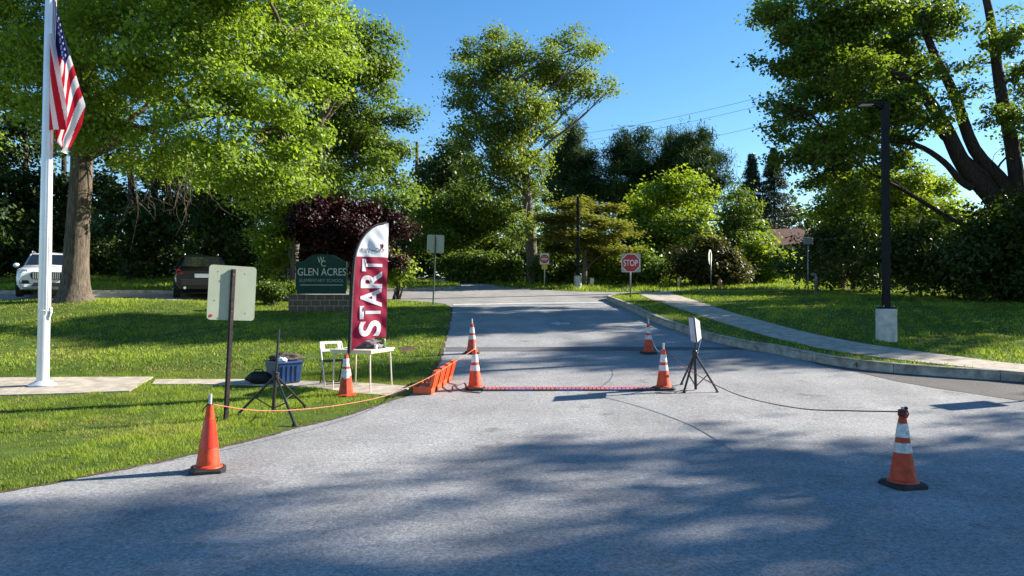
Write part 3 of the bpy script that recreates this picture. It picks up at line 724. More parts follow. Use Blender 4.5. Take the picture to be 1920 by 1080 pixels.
# centre tulip tree
cb = gat(998, 46)
tree('tulip_tree', 'tall open-crowned tree with clear leaning trunk standing alone against the sky', cb,
     [cb, at(996, 450, 46), at(990, 385, 46), at(982, 300, 46), at(970, 200, 46), at(950, 110, 46)], [.40, .33, .29, .24, .18, .06],
     lob(46, [(898, 108, 44, 36), (935, 78, 34, 28), (880, 148, 40, 28), (848, 140, 18, 14), (962, 125, 55, 42), (1012, 118, 44, 34), (902, 200, 50, 40), (1078, 88, 40, 28), (1104, 112, 28, 34),
              (1052, 145, 50, 34), (1112, 165, 28, 18), (1146, 164, 16, 12), (962, 215, 58, 46), (895, 262, 42, 38), (950, 295, 54, 42), (1012, 262, 38, 32), (905, 328, 38, 36),
              (960, 362, 44, 38), (1022, 205, 26, 26), (858, 190, 22, 16), (975, 330, 40, 40), (1002, 375, 24, 30), (985, 430, 22, 34), (1010, 300, 22, 24), (1072, 182, 26, 18), (1048, 200, 24, 20), (1095, 145, 26, 18), (1030, 235, 24, 22), (925, 150, 36, 28)], 2.6),
     1850, 28, (.34, .34, .2), .18, L['tulip'], M['grey_bark'], twigs=7, r_limb=.085, amp=.38, start=.45, lift=.02, sub=11, subr=(.2, .42))
def stand(label, D, items, n, per, sp_, size, lm, px, bark='dark_bark', name='tree', top=None, tr=.22, depth=2.5, **kw):
    b = gat(px, D); ty = top if top is not None else min(i[1] for i in items)
    return tree(name, label, b, [b, at(px, (ty + 520) / 2, D), at(px, ty, D)], [tr, tr * .7, .04], lob(D, items, depth), n, per, sp_, size, L[lm], M[bark], r_limb=tr * .4, **kw)
stand('dark leafy tree behind and left of the tall centre tree', 60, [(850, 298, 42, 38), (825, 335, 45, 40), (885, 335, 42, 36), (850, 380, 60, 40), (800, 380, 40, 40)], 620, 26, (.5, .5, .32), .30, 'dark', 850)
stand('leafy mid green tree just left of the tall centre tree trunk', 52, [(835, 400, 46, 34), (885, 418, 48, 34), (800, 425, 38, 32), (855, 450, 48, 32), (930, 438, 40, 34), (905, 378, 40, 32), (782, 455, 30, 28), (940, 400, 34, 28), (870, 365, 30, 20)],
      800, 26, (.4, .4, .22), .24, 'mid', 870, tr=.16, up=.6)
PIN = dict(up=.2, outw=.7, rnd=.5, aspect=.12, shell=.35, amp=.42, twigs=8, droop=-.9, sub=16, subr=(.14, .34), flat=1.35)
def pine(label, px, items, D, n=900):
    b = gat(px, D); ty = min(i[1] - i[3] for i in items) + 8
    return tree('pine_tree', label, b, [b, at(px, (ty + 520) / 2, D), at(px, ty, D)], [.34, .25, .05], lob(D, items, 2.5), n, 26, (.34, .34, .36), .58, L['pine'], M['dark_bark'], r_limb=.12, group='pines behind the far street', **PIN)
pine('leftmost of the three dark pines behind the far street', 1072, [(1077, 240, 12, 16), (1076, 262, 26, 26), (1056, 292, 44, 26), (1100, 298, 42, 28), (1070, 335, 60, 28), (1045, 365, 40, 20), (1105, 355, 34, 22), (1078, 385, 46, 18)], 66)
pine('middle one of the three dark pines behind the far street', 1182, [(1166, 258, 14, 16), (1206, 258, 14, 16), (1168, 278, 34, 26), (1204, 280, 36, 26), (1180, 305, 62, 28), (1145, 335, 44, 24), (1218, 328, 56, 28), (1180, 358, 64, 24), (1160, 390, 40, 16)], 66)
pine('rightmost of the three dark pines, with a long drooping branch', 1292, [(1262, 258, 14, 16), (1288, 256, 10, 16), (1318, 256, 14, 18), (1266, 280, 34, 26), (1310, 278, 38, 28), (1290, 305, 52, 28), (1342, 305, 30, 26), (1332, 345, 38, 20), (1250, 325, 40, 26), (1368, 330, 16, 12), (1290, 355, 52, 26), (1350, 372, 30, 12)], 66, 1000)
def spruce(label, px, ty, hw, D, by=470):
    b = gat(px, D); root = thing('spruce_tree', label, 'tree', b, 0, 'spruces beside the house')
    top = at(px, ty, D); mb = MB(); mb.tube([b, top], [.25, .03], 8, cap=False); cl = []; dd = []
    z0 = at(px, by, D).z; Hh = top.z - z0
    for _ in range(560):
        t = rng.uniform(0, 1) ** .8; a = rng.uniform(0, 6.283); rr = hw * D / F * (1 - t) * rng.uniform(.7, 1.15) + .04
        p0 = Vector((b.x, b.y, z0 + Hh * t)); e = p0 + Vector((math.cos(a) * rr, math.sin(a) * rr, -.18 * rr))
        if rng.uniform() < .3: mb.tube([p0, p0.lerp(e, .5) + Vector((0, 0, .05)), e], [.03, .02, .008], 4, cap=False)
        for s in (.35, .6, .85, 1): cl.append(p0.lerp(e, s)[:]); dd.append((math.cos(a), math.sin(a), -.2))
    mb.v = [tuple(Vector(v) - b) for v in mb.v]; mb.build('trunk', M['dark_bark'], root)
    leaves_obj('crown', [leaf_arrays(np.array(cl), np.array(dd), 9, (.12, .12, .08), .28, .3, .4, .6, .22)], L['spruce'], root, b)
spruce('left, shorter of the two pointed dark spruces', 1410, 290, 60, 70)
spruce('right, taller of the two pointed dark spruces', 1452, 280, 74, 70)
stand('rounded bright green tree standing in front of the pines', 53, [(1212, 388, 36, 30), (1250, 358, 34, 26), (1290, 362, 38, 28), (1232, 430, 50, 36), (1290, 428, 46, 40), (1260, 475, 56, 36), (1316, 398, 20, 26), (1200, 440, 30, 30)],
      900, 26, (.4, .4, .28), .25, 'bright', 1258, tr=.18, up=.6)
stand('cone-shaped leafy tree left of the house roof', 55, [(1386, 368, 22, 22), (1385, 402, 34, 28), (1392, 444, 44, 34), (1370, 478, 46, 34), (1400, 490, 40, 30)], 620, 26, (.36, .36, .28), .24, 'mid', 1386, tr=.16)
dgb = gat(1096, 43)
tree('dogwood_tree', 'layered flat-branched yellowish tree behind the far lamp post', dgb, [dgb, at(1097, 480, 43), at(1100, 430, 43), at(1095, 385, 43)], [.15, .12, .08, .03],
     lob(43, [(1062, 386, 30, 10), (1105, 380, 34, 10), (1135, 396, 30, 10), (1036, 410, 30, 11), (1075, 408, 36, 12), (1122, 418, 40, 11), (1160, 424, 24, 8), (1050, 436, 34, 12), (1098, 444, 40, 12), (1150, 446, 34, 9), (1185, 438, 20, 6), (1024, 456, 26, 10), (1065, 466, 32, 12), (1115, 474, 36, 11), (1160, 470, 26, 9)], 2.2),
     1100, 24, (.30, .30, .10), .18, L['dogwood'], M['grey_bark'], twigs=6, r_limb=.05, amp=.3, start=.15, up=1.3, outw=.15, rnd=.5, lift=.04)
def bush(label, D, items, n, lm, px, per=24, sp_=(.3, .3, .22), size=.2, name='shrub', depth=.6, cat='shrub', **kw):
    return shrub(name, label, gat(px, D), lob(D, items, depth), n, per, sp_, size, L[lm], cat, **kw)
bush('long clipped-looking hedge left of the tall centre tree trunk', 47, [(850, 500, 34, 20), (890, 498, 36, 22), (930, 500, 32, 20), (960, 506, 24, 18)], 520, 'mid', 905, name='hedge', cat='hedge')
bush('loose bush under the dogwood left of the far lamp post', 45.5, [(1050, 490, 30, 24), (1030, 505, 26, 20), (1065, 515, 22, 14)], 300, 'mid', 1045)
bush('sunlit bush right of the far lamp post under the dogwood', 46, [(1130, 485, 32, 26), (1150, 505, 26, 20), (1115, 510, 22, 16)], 320, 'bright', 1132)
bush('round green bush directly behind the stop sign', 45, [(1205, 495, 34, 26), (1230, 510, 34, 22), (1180, 512, 24, 18)], 330, 'mid', 1208)
bush('wide bronze-tinged bush behind the fire hydrant', 43, [(1300, 468, 32, 28), (1330, 488, 46, 34), (1290, 505, 34, 26), (1370, 500, 34, 28), (1340, 515, 44, 18)], 620, 'brown', 1325)
bush('glossy green bush between the hydrant and the house roof', 46, [(1425, 478, 40, 34), (1455, 500, 34, 28), (1410, 508, 34, 24)], 520, 'bright', 1430)
bush('low clipped box bush left of the school sign', 28.6, [(495, 545, 26, 17), (525, 546, 26, 17)], 260, 'mid', 510, per=30, sp_=(.14, .14, .10), size=.09, depth=.3)
bush('pale-leaved bush at the foot of the purple maple', 32.5, [(745, 492, 20, 16), (738, 512, 24, 14), (755, 505, 14, 12)], 170, 'bright', 742, size=.17, sp_=(.2, .2, .15))
# right-hand trees: big multi-stemmed tree over the lamp
rb = gat(1900, 30.0, .0)
right_items = [(1468, 35, 55, 34), (1500, 118, 62, 38), (1480, 205, 46, 34), (1565, 55, 80, 52), (1560, 175, 78, 48), (1515, 265, 48, 34), (1595, 270, 55, 34), (1650, 105, 78, 52), (1690, 25, 80, 52),
    (1660, 205, 62, 40), (1752, 35, 46, 40), (1762, 125, 30, 22), (1800, 175, 26, 18), (1862, 215, 30, 28), (1905, 150, 40, 40), (1885, 60, 36, 46), (1930, 260, 46, 40), (1745, 225, 40, 30), (1560, 320, 50, 26), (1530, 345, 36, 22),
    (1710, 165, 46, 36), (2010, 60, 46, 36), (2020, 190, 50, 34), (2090, 240, 70, 50), (1600, -45, 70, 34), (1720, -50, 80, 34), (1870, -50, 60, 34), (1440, 25, 26, 18), (1448, 195, 22, 16), (1620, 235, 52, 30), (1655, 290, 46, 24), (1700, 255, 36, 24), (1520, 60, 55, 36), (1600, 130, 60, 40), (1560, 250, 50, 30), (1610, 20, 60, 40), (1840, 120, 26, 22), (1895, 215, 34, 26), (1580, 345, 40, 20), (1500, 300, 40, 24), (1640, 330, 40, 20), (1465, 255, 26, 18)]
right_stems = px_stems((([(1888, 470), (1870, 385), (1808, 311), (1769, 233), (1722, 167), (1652, 124), (1590, 110)], .42, .09),
                        ([(1893, 420), (1885, 350), (1827, 280), (1788, 175), (1742, 78), (1720, -20)], .32, .10),
                        ([(1905, 450), (1909, 370), (1897, 272), (1874, 156), (1858, 39), (1835, -60)], .36, .11),
                        ([(1822, 352), (1800, 338), (1769, 303), (1718, 272), (1652, 264), (1598, 288), (1560, 300)], .15, .04)), lambda a, b: RD - .004 * (1900 - a))
tree('leaning_tree', 'big tree with several dark leaning stems overhanging the lamp post at right', rb,
     [rb, at(1902, 500, 30), at(1900, 440, 30), at(1896, 400, 30)], [.62, .58, .5, .3],
     lob(29.5, right_items, 3.2), 4300, 28, (.27, .27, .13), .155, L['right'], M['dark_bark'], twigs=7, r_limb=.085, shell=.4, amp=.36, start=.5, lift=.05, stems=right_stems, up=.6, sub=13, subr=(.16, .40), flat=.5)
stand('small yellow-green tree beside the wooden utility pole', 39, [(1602, 330, 42, 30), (1632, 362, 42, 30), (1580, 378, 46, 34), (1560, 420, 44, 32), (1620, 410, 40, 30)], 560, 26, (.34, .34, .2), .19, 'bright', 1600, tr=.14, up=.6)
stand('sunlit yellow-green tree right of the near lamp post', 37, [(1690, 338, 42, 28), (1722, 356, 40, 28), (1748, 352, 34, 26), (1700, 398, 48, 34), (1762, 402, 42, 30), (1660, 390, 30, 28)], 620, 26, (.34, .34, .2), .18, 'bright', 1705, tr=.14, up=.6)
def grade(px): return np.interp(px, [1480, 1600, 1750, 1920, 2100], [37, 34, 30, 26.8, 25.5])
th = []
for px, py, r, rz in [(1520, 470, 50, 44), (1590, 470, 55, 50), (1650, 460, 60, 54), (1710, 465, 65, 56), (1770, 470, 65, 60), (1830, 475, 75, 64), (1890, 480, 75, 66), (1960, 480, 90, 80), (1560, 512, 44, 26), (1630, 515, 50, 30), (1700, 522, 55, 34),
                      (1770, 530, 60, 36), (1850, 538, 65, 38), (1930, 545, 70, 42), (1500, 505, 34, 28), (2050, 500, 110, 90), (1850, 420, 50, 40), (1930, 400, 60, 50), (1880, 470, 60, 60), (1900, 540, 60, 36)]:
    th += lob(float(grade(px)) + 1.5, [(px, py, r, rz)], 1.0)
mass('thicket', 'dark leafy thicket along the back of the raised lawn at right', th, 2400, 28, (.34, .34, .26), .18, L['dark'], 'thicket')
# left background trees behind the parking lot
for k, (px, D, items, lb) in enumerate([
    (48, 44, [(40, 300, 70, 50), (0, 340, 70, 50), (90, 350, 55, 40), (50, 400, 80, 40), (30, 220, 70, 50)], 'dark woodland tree behind the white car'),
    (120, 47, [(110, 380, 60, 40), (150, 420, 60, 40), (190, 360, 40, 34), (100, 440, 60, 40)], 'dark woodland tree directly behind the oak trunk'),
    (246, 43, [(230, 300, 40, 26), (260, 380, 50, 34), (215, 390, 46, 34), (250, 430, 60, 36), (200, 230, 60, 50)], 'dark woodland tree just right of the oak trunk, sky showing beside it'),
    (290, 45, [(310, 330, 46, 36), (340, 390, 50, 40), (300, 420, 50, 36), (350, 300, 60, 50)], 'dark woodland tree behind the hanging bare twigs of the oak'),
    (410, 42, [(400, 380, 60, 46), (450, 400, 60, 46), (380, 430, 60, 40), (470, 350, 60, 50), (430, 320, 60, 40)], 'dark woodland tree behind the black car'),
    (-60, 40, [(-80, 330, 90, 80), (-40, 420, 80, 50), (-100, 220, 90, 80)], 'dark woodland tree at the far left edge behind the parking lot')]):
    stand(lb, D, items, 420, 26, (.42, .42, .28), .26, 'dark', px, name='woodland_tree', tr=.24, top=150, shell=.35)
um = []
for px in range(-160, 560, 42):
    um += lob(44 + rng.uniform(-2, 3), [(px, 468 + rng.uniform(-14, 12), 46, 40), (px + 20, 500, 40, 24)], 1)
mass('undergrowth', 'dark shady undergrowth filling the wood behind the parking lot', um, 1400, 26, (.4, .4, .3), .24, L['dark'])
fw = []
for px in range(-300, 2300, 60):
    fw += lob(86 + rng.uniform(-5, 6), [(px, 455 + rng.uniform(-18, 18), 52, 46 + rng.uniform(-6, 22)), (px + 30, 500, 50, 34)], 2)
mass('far_wood', 'far green wood closing the view behind all the trees', fw, 2600, 20, (.9, .9, .7), .8, L['dark'], 'wood')
mid = []
for px in list(range(760, 1000, 40)) + list(range(1010, 1260, 40)):
    mid += lob(57 + rng.uniform(-2, 2), [(px, 478 + rng.uniform(-10, 8), 36, 34)], 1)
mass('far_thicket', 'shaded thicket under the trees beyond the far street', mid, 900, 24, (.45, .45, .35), .28, L['dark'], 'thicket')
# trees right of the frame whose shadows fall over the foreground
def off_tree(x, y, h, r, label, seed, ncl=520):
    b = Vector((x, y, float(G(x, y)) + .0)); lbs = []
    for k in range(16):
        a = rng.uniform(0, 6.283); q = rng.uniform(.25, 1) * r
        lbs.append(((x + math.cos(a) * q, y + math.sin(a) * q * .9, b.z + h * rng.uniform(.40, .95)), (r * .40, r * .40, r * .26)))
    return tree('shade_tree', label, b, [b, b + Vector((.1, 0, h * .5)), b + Vector((0, .2, h * .92))], [.3, .22, .05], lbs, ncl, 24, (.42, .42, .25), .26, L['right'], M['dark_bark'],
                group='shade trees right of the driveway', twigs=3, r_limb=.08, amp=.35)
off_tree(31.0, 16.8, 17.0, 3.4, 'shade tree far off the right edge, its shadow reaching the front cones', 1, 360)
off_tree(35.0, 14.2, 21.0, 4.2, 'tall shade tree far off the right edge, shading the middle foreground', 2, 360)
off_tree(29.0, 12.0, 20.0, 4.2, 'shade tree far off the right edge nearest the camera, shading the lower foreground', 3, 400)
off_tree(37.0, 17.2, 27.0, 3.5, 'slender shade tree far off the right edge, its shadow streaking the lawn edge', 7, 420)
off_tree(33.0, 27.4, 18.0, 3.2, 'shade tree off the right edge, its shadow banding the driveway by the mat', 6, 400)
off_tree(23.5, 26.5, 9.5, 4.0, 'low shade tree off the right edge at the end of the thicket', 4)
off_tree(38.0, 35.0, 18.0, 4.5, 'tall shade tree off the right edge far behind the thicket', 5, 90)

# ------------------------------------------------------------------ street furniture and things
def ground_thing(name, label, cat, px, py, dz=0., rz=0, group=None, lift=.012):
    p = gp(px, py); return thing(name, label, cat, (p.x, p.y, p.z + lift + dz), rz, group)
# --- traffic cones
def cone(label, px, py, rz=0, collars=True, pipe=True, dirty=False, lean=(0, 0), kind='std', lift=.012, pipe_h=.12):
    o = ground_thing('traffic_cone', label, 'traffic cone', px, py, 0, rz, 'traffic cones', lift)
    o.rotation_euler = (R(lean[0]), R(lean[1]), rz)
    def rad(z): return .128 + (.034 - .128) * (z - .045) / (.70 - .045)
    if kind == 'std':
        b = MB(); w = .182; c = .05
        poly = [(w, -w + c), (w, w - c), (w - c, w), (-w + c, w), (-w, w - c), (-w, -w + c), (-w + c, -w), (w - c, -w)]
        n = 8; vs = [(x, y, 0) for x, y in poly] + [(x, y, .028) for x, y in poly] + [(x * .86, y * .86, .045) for x, y in poly]
        fs = [tuple(range(7, -1, -1)), tuple(range(16, 24))] + [(i + k, (i + 1) % 8 + k, (i + 1) % 8 + k + 8, i + k + 8) for k in (0, 8) for i in range(8)]
        b.add(vs, fs); b.build('base', M['black_rubber'], o)
        bd = MB(); bd.lathe([(.150, .046), (.146, .060), (rad(.075), .075), (rad(.30), .30), (rad(.69), .69), (.037, .70), (.036, .712), (.024, .712), (.022, .69)], 28, cap=False)
        bd.build('body', M['orange'] if not dirty else M['orange_dull'], o, smooth=True, auto=.6)
        if collars:
            m = M['reflective_dirty'] if dirty else M['reflective']
            for a, e in ((.34, .435), (.49, .625)):
                MB().lathe([(rad(a) + .0005, a - .001), (rad(a) + .004, a), (rad(e) + .004, e), (rad(e) + .0005, e + .001)], 28, cap=False).build('collar', m, o, smooth=True, auto=.6)
        else:
            MB().lathe([(rad(.26) + .0005, .259), (rad(.26) + .004, .26), (rad(.56) + .004, .56), (rad(.56) + .0005, .561)], 28, cap=False).build('sleeve', M['red_sleeve'], o, smooth=True, auto=.6)
    else:
        bd = MB(); bd.lathe([(.20, 0), (.20, .018), (.150, .03), (.128, .04), (.034, .70), (.030, .705), (.02, .705)], 8, rot=.3, cap=False)
        bd.build('body', M['orange_dull'], o)
        for a, e, rag in ((.35, .46, .10), (.50, .64, .0)):
            mb = MB(); n = 24; vs = []
            for j in range(n):
                t = 2 * math.pi * j / n + .3
                k = math.cos(math.pi / 8) / math.cos((t - .3) % (math.pi / 4) - math.pi / 8)
                lo = a - (rag * (.5 + .5 * mnoise.noise(Vector((j * .5, 1, 2)))) if rag else 0) * (1 if 12 < j < 21 else .15)
                vs += [((rad(lo) * k + .004) * math.cos(t), (rad(lo) * k + .004) * math.sin(t), lo), ((rad(e) * k + .004) * math.cos(t), (rad(e) * k + .004) * math.sin(t), e)]
            mb.add(vs, [(2 * j, 2 * ((j + 1) % n), 2 * ((j + 1) % n) + 1, 2 * j + 1) for j in range(n)]); mb.build('collar', M['reflective_dirty'], o)
    if pipe:
        MB().lathe([(.0, .60), (.017, .60), (.017, .712 + pipe_h), (.012, .712 + pipe_h), (.012, .712 + pipe_h - .03), (0, .712 + pipe_h - .03)], 14, cap=False).build('pipe', M['pvc'], o, smooth=True, auto=.6)
    return o
CN = {}
CN['fl'] = cone('plain orange cone without white bands at the front left edge of the driveway', 390, 885, .35, collars=False, lean=(0, 1.5))
CN['fr'] = cone('orange cone with scuffed white bands and wrapped rope at front right', 1693, 913, .2, dirty=True, pipe_h=.075)
CN['ml'] = cone('bright orange banded cone at the left end of the timing mat', 891, 731, .1, lean=(0, -1))
CN['mr'] = cone('bright orange banded cone at the right end of the timing mat beside the tripod', 1244, 731, .15)
CN['bl'] = cone('farther banded cone at left, behind the cone by the orange cases', 885, 663.5, .05, dirty=True)
CN['br'] = cone('farther banded cone at right, standing alone in the shaded driveway', 1216, 663.5, .1, dirty=True)
CN['bn'] = cone('faded eight-sided cone with torn white collar holding the feather banner', 649, 741, 0, pipe=False, kind='oct', lift=.0)
def rope(label, pts, r, m, n=10, name='rope'):
    l = smooth_line([Vector(p)[:] for p in pts], n); b = Vector(l[0])
    mb = MB(); mb.tube([Vector(p) - b for p in l], r, 6); o = mb.build(name, m, None, smooth=True, loc=b); return tag(o, label, name)
def top_of(k, h): q = CN[k].location; return Vector((q.x, q.y, q.z + h))
def hang(a, b, ts):     # (t, z) pairs between two points
    return [a] + [Vector((a.x + (b.x - a.x) * t, a.y + (b.y - a.y) * t, z)) for t, z in ts] + [b]
a, b = top_of('fl', .725), top_of('ml', .735)
rope('orange rope sagging from the front left cone to the cone by the mat', hang(a, b, [(.12, .58), (.25, .49), (.4, .445), (.55, .455), (.72, .58), (.88, .79)]), .0055, M['rope'])
a, b = top_of('mr', .72), top_of('fr', .74)
rope('red rope sagging from the tripod side cone to the front right cone', hang(a, b, [(.16, .72), (.33, .555), (.5, .485), (.71, .53), (.87, .65)]), .007, M['rope_red'])
a, b = top_of('br', .75), top_of('mr', .735)
rope('thin cord drooping between the two right-hand cones', hang(a, b, [(.25, .62 + .38), (.5, .86), (.75, .84)]), .004, M['pvc'], name='cord')
# wrapped knot and a short pipe on the front right cone
mb = MB(); q = top_of('fr', .0); 
for k in range(5):
    mb.tube([Vector((math.cos(t) * (.034 + .004 * (k % 2)), math.sin(t) * (.034 + .004 * (k % 3)), .70 + k * .013 + .010 * math.sin(t + k))) for t in np.linspace(0, 6.283, 15)], .0085, 5)
mb.tube([(-.03, -.02, .70), (-.055, -.02, .74), (-.03, -.03, .765), (-.02, -.035, .70)], .007, 5); mb.tube([(.03, -.02, .68), (.045, -.03, .72), (.035, -.02, .76)], .007, 5)
mb.build('rope_knot', M['rope_red'], CN['fr'], smooth=True)
MB().blob((.03, -.01, .775), (.022, .02, .018), .2, 3, 10, 8).build('clamp', M['black_rubber'], CN['fr'], smooth=True)
mb = MB(); mb.tube([Vector((math.cos(t) * .03, math.sin(t) * .03, .715 + .004 * math.sin(3 * t))) for t in np.linspace(0, 6.283, 13)], .008, 5); mb.tube([(-.03, 0, .715), (-.06, 0, .68), (-.075, 0, .64)], .007, 5)
mb.build('rope_knot', M['black_rubber'], CN['fl'], smooth=True)
# --- tripods
def tripod(label, hub, feet, pole_bottom, top, r=.023, head=None):
    b = Vector((hub.x, hub.y, float(G(hub.x, hub.y)))); o = thing('tripod_stand', label, 'tripod', b, 0, 'black tripod stands')
    def l(p): return Vector(p) - b
    MB().tube([l(pole_bottom), l(hub)], r * 1.15, 10).build('lower_pole', M['black_metal'], o, smooth=True, auto=.6)
    MB().tube([l(hub) - Vector((0, 0, .03)), l(top)], r * .8, 10).build('pole', M['black_metal'], o, smooth=True, auto=.6)
    MB().lathe([(r * 1.5, -.06), (r * 2.3, -.05), (r * 2.3, .02), (r * 1.5, .05)], 12, c=l(hub)).build('collar', M['black_metal'], o)
    MB().tube([l(hub) + Vector((.02, -.02, .03)), l(hub) + Vector((.06, -.04, .04))], .010, 8).build('knob', M['black_rubber'], o)
    for f in feet:
        s = l(hub) + (l(f) - l(hub)) * .05
        lg = MB().tube([s, l(f) + Vector((0, 0, .02))], r * .85, 8).build('leg', M['black_metal'], o, smooth=True, auto=.6)
        MB().tube([l(f) + (l(hub) - l(f)) * .05, l(f)], r * 1.25, 8).build('foot', M['black_rubber'], lg)
        m_ = l(hub).lerp(l(f), .55); e = l(pole_bottom) + Vector((0, 0, .05))
        MB().tube([m_, e], r * .42, 6).build('brace', M['black_metal'], o)
    return o
hub = at(517, 704, 11.2)
tripod('empty black tripod stand on the grass in front of the blue tote', hub, [gp(447, 778), gp(553, 800), Vector((hub.x + .25, hub.y + .72, float(G(hub.x, hub.y + .72))))], at(512, 772, 11.2), at(523, 617, 11.25))
hub = at(1303, 662, 13.4)
tr = tripod('black tripod stand with a pale square panel beside the right end of the mat', hub, [gp(1282, 738), gp(1346, 737), Vector((hub.x - .12, hub.y + .55, float(G(hub.x, hub.y + .55)) + .012))], at(1304.5, 730, 13.4), at(1306, 612, 13.4))
# the panel head on it: square front, tapered back
hd = at(1299, 618, 13.4) - tr.location
def panel(mb, s0, s1, y0, y1):
    p0 = [(-s0, y0, -s0), (s0, y0, -s0), (s0, y0, s0), (-s0, y0, s0)]; p1 = [(-s1, y1, -s1), (s1, y1, -s1), (s1, y1, s1), (-s1, y1, s1)]
    mb.add(p0 + p1, [(0, 1, 2, 3), (7, 6, 5, 4)] + [(i, (i + 1) % 4, (i + 1) % 4 + 4, i + 4) for i in range(4)])
hm = Matrix.Rotation(R(-94), 3, 'Z') @ Matrix.Rotation(R(6), 3, 'X')
for nm, mm, args in (('panel_front', M['unit_grey'], (.215, .215, -.02, .0)), ('panel_frame', M['black_rubber'], (.225, .225, .0, .02)), ('panel_back', M['white_plastic'], (.222, .15, .02, .11))):
    mb = MB(); panel(mb, *args); mb.v = [tuple(hm @ Vector(v) + hd) for v in mb.v]; mb.build(nm, mm, tr)
mb = MB(); mb.tube([hm @ Vector((0, .13, .0)) + hd, hd + Vector((.07, .0, -.05)), at(1306, 640, 13.4) - tr.location], .014, 8); mb.box(hd + Vector((.10, .02, .10)), (.05, .04, .05)); mb.build('bracket', M['black_metal'], tr)
MB().tube([hd + Vector((.09, 0, .05)), hd + Vector((.15, -.02, -.15)), hd + Vector((.11, 0, -.32)), hd + Vector((.06, -.02, -.5))], .005, 5).build('cable', M['unit_grey'], tr)
# --- timing mat and its cables
pa, pb2 = gp(906, 731.5), gp(1228, 731)
mt = thing('timing_mat', 'flat striped timing mat laid across the driveway between the two middle cones', 'mat', ((pa.x + pb2.x) / 2, (pa.y + pb2.y) / 2, (pa.z + pb2.z) / 2 + .014), math.atan2(pb2.y - pa.y, pb2.x - pa.x))
Lm = (pb2 - pa).length; nseg = 7; sl = math.atan(.06)
for k in range(nseg):
    x0 = -Lm / 2 + Lm * k / nseg; w = Lm / nseg - .006
    mb = MB(); mb.box((x0 + w / 2, 0, .008), (w, .34, .012), Matrix.Rotation(sl, 3, 'X')); mb.build('mat_panel', M['tote_blue'] if k % 2 else M['bag_black'], mt)
mb = MB()
for row, off in ((.12, 0), (.03, .03), (-.07, .015)):
    for x in np.arange(-Lm / 2 + .03 + off, Lm / 2 - .05, .075): mb.box((x, row, .019 + row * math.tan(sl)), (.056, .060, .008), Matrix.Rotation(sl, 3, 'X'))
rb_ = mb.build('ribs', mat('mat_pink', (.66, .22, .24), .6, var=.2, vscale=9), mt); rb_['kind'] = 'stuff'
for i, (pts, lb) in enumerate([([(836, 716), (858, 722), (872, 718), (880, 733), (905, 735)], 'black cable looping from the orange cases to the mat, upper strand'),
                               ([(828, 724), (846, 735), (852, 722), (866, 733), (900, 737)], 'dark cable tangled on the asphalt beside the orange cases'),
                               ([(1228, 736), (1256, 738), (1272, 734), (1290, 727)], 'dark cable running from the mat to the right tripod')]):
    l = smooth_line(GP(pts, .02), 6); bb = Vector(l[0]); tag(MB().tube([Vector(p) - bb for p in l], .006, 5).build('cable', M['black_rubber'], None, smooth=True, loc=bb), lb, 'cable')
# --- open orange cases
c0, c1 = gp(796, 738), gp(829, 716); ang = math.atan2(c1.y - c0.y, c1.x - c0.x)
for k, lb in enumerate(['nearest of the four open orange cases beside the driveway edge', 'second nearest of the four open orange cases', 'third of the four open orange cases, counting from the camera', 'farthest of the four open orange cases, next to the cable loops']):
    t = k / 3.; p = c0.lerp(c1, t); zz = float(G(p.x, p.y)) + .013
    o = thing('equipment_case', lb, 'case', (p.x, p.y, zz), ang - math.pi / 2 + .02 * k, 'open orange equipment cases')
    mb = MB(); w, d, h = .165, .15, .115; e = .012
    mb.box((0, 0, .008), (2 * w, 2 * d, .016)); mb.box((0, -d + e / 2, h / 2 + .008), (2 * w, e, h)); mb.box((0, d - e / 2, h / 2 + .008), (2 * w, e, h))
    mb.box((-w + e / 2, 0, h / 2 + .008), (e, 2 * d - 2 * e - .002, h)); mb.box((w - e / 2, 0, h / 2 + .008), (e, 2 * d - 2 * e - .002, h)); mb.build('tray', M['case_orange'], o)
    MB().box((-.01, 0, .06), (.27, .25, .085)).build('unit', M['unit_blue'], o, bevel=.008)
    MB().box((-.02, .02, .108), (.17, .07, .012)).build('screen', M['unit_grey'], o)
    mb = MB(); mb.lathe([(.018, 0), (.018, .02)], 12, c=(-.09, -.07, .103)); mb.build('dial', M['black_rubber'], o); MB().lathe([(.018, 0), (.018, .02)], 12, c=(.05, -.07, .103)).build('dial', M['black_rubber'], o)
    rm = Matrix.Rotation(R(14), 3, 'Y'); mb = MB()
    mb.box((0, 0, .15), (.014, 2 * d, .30)); mb.box((-.025, -d + .008, .15), (.05, .016, .30)); mb.box((-.025, d - .008, .15), (.05, .016, .30)); mb.box((-.025, 0, .292), (.05, 2 * d - .034, .016)); 
    mb.box((.012, -.07, .15), (.012, .03, .26)); mb.box((.012, .07, .15), (.012, .03, .26))
    mb.v = [tuple(rm @ Vector(v) + Vector((w + .01, 0, h - .01))) for v in mb.v]; mb.build('lid', M['case_orange'], o)
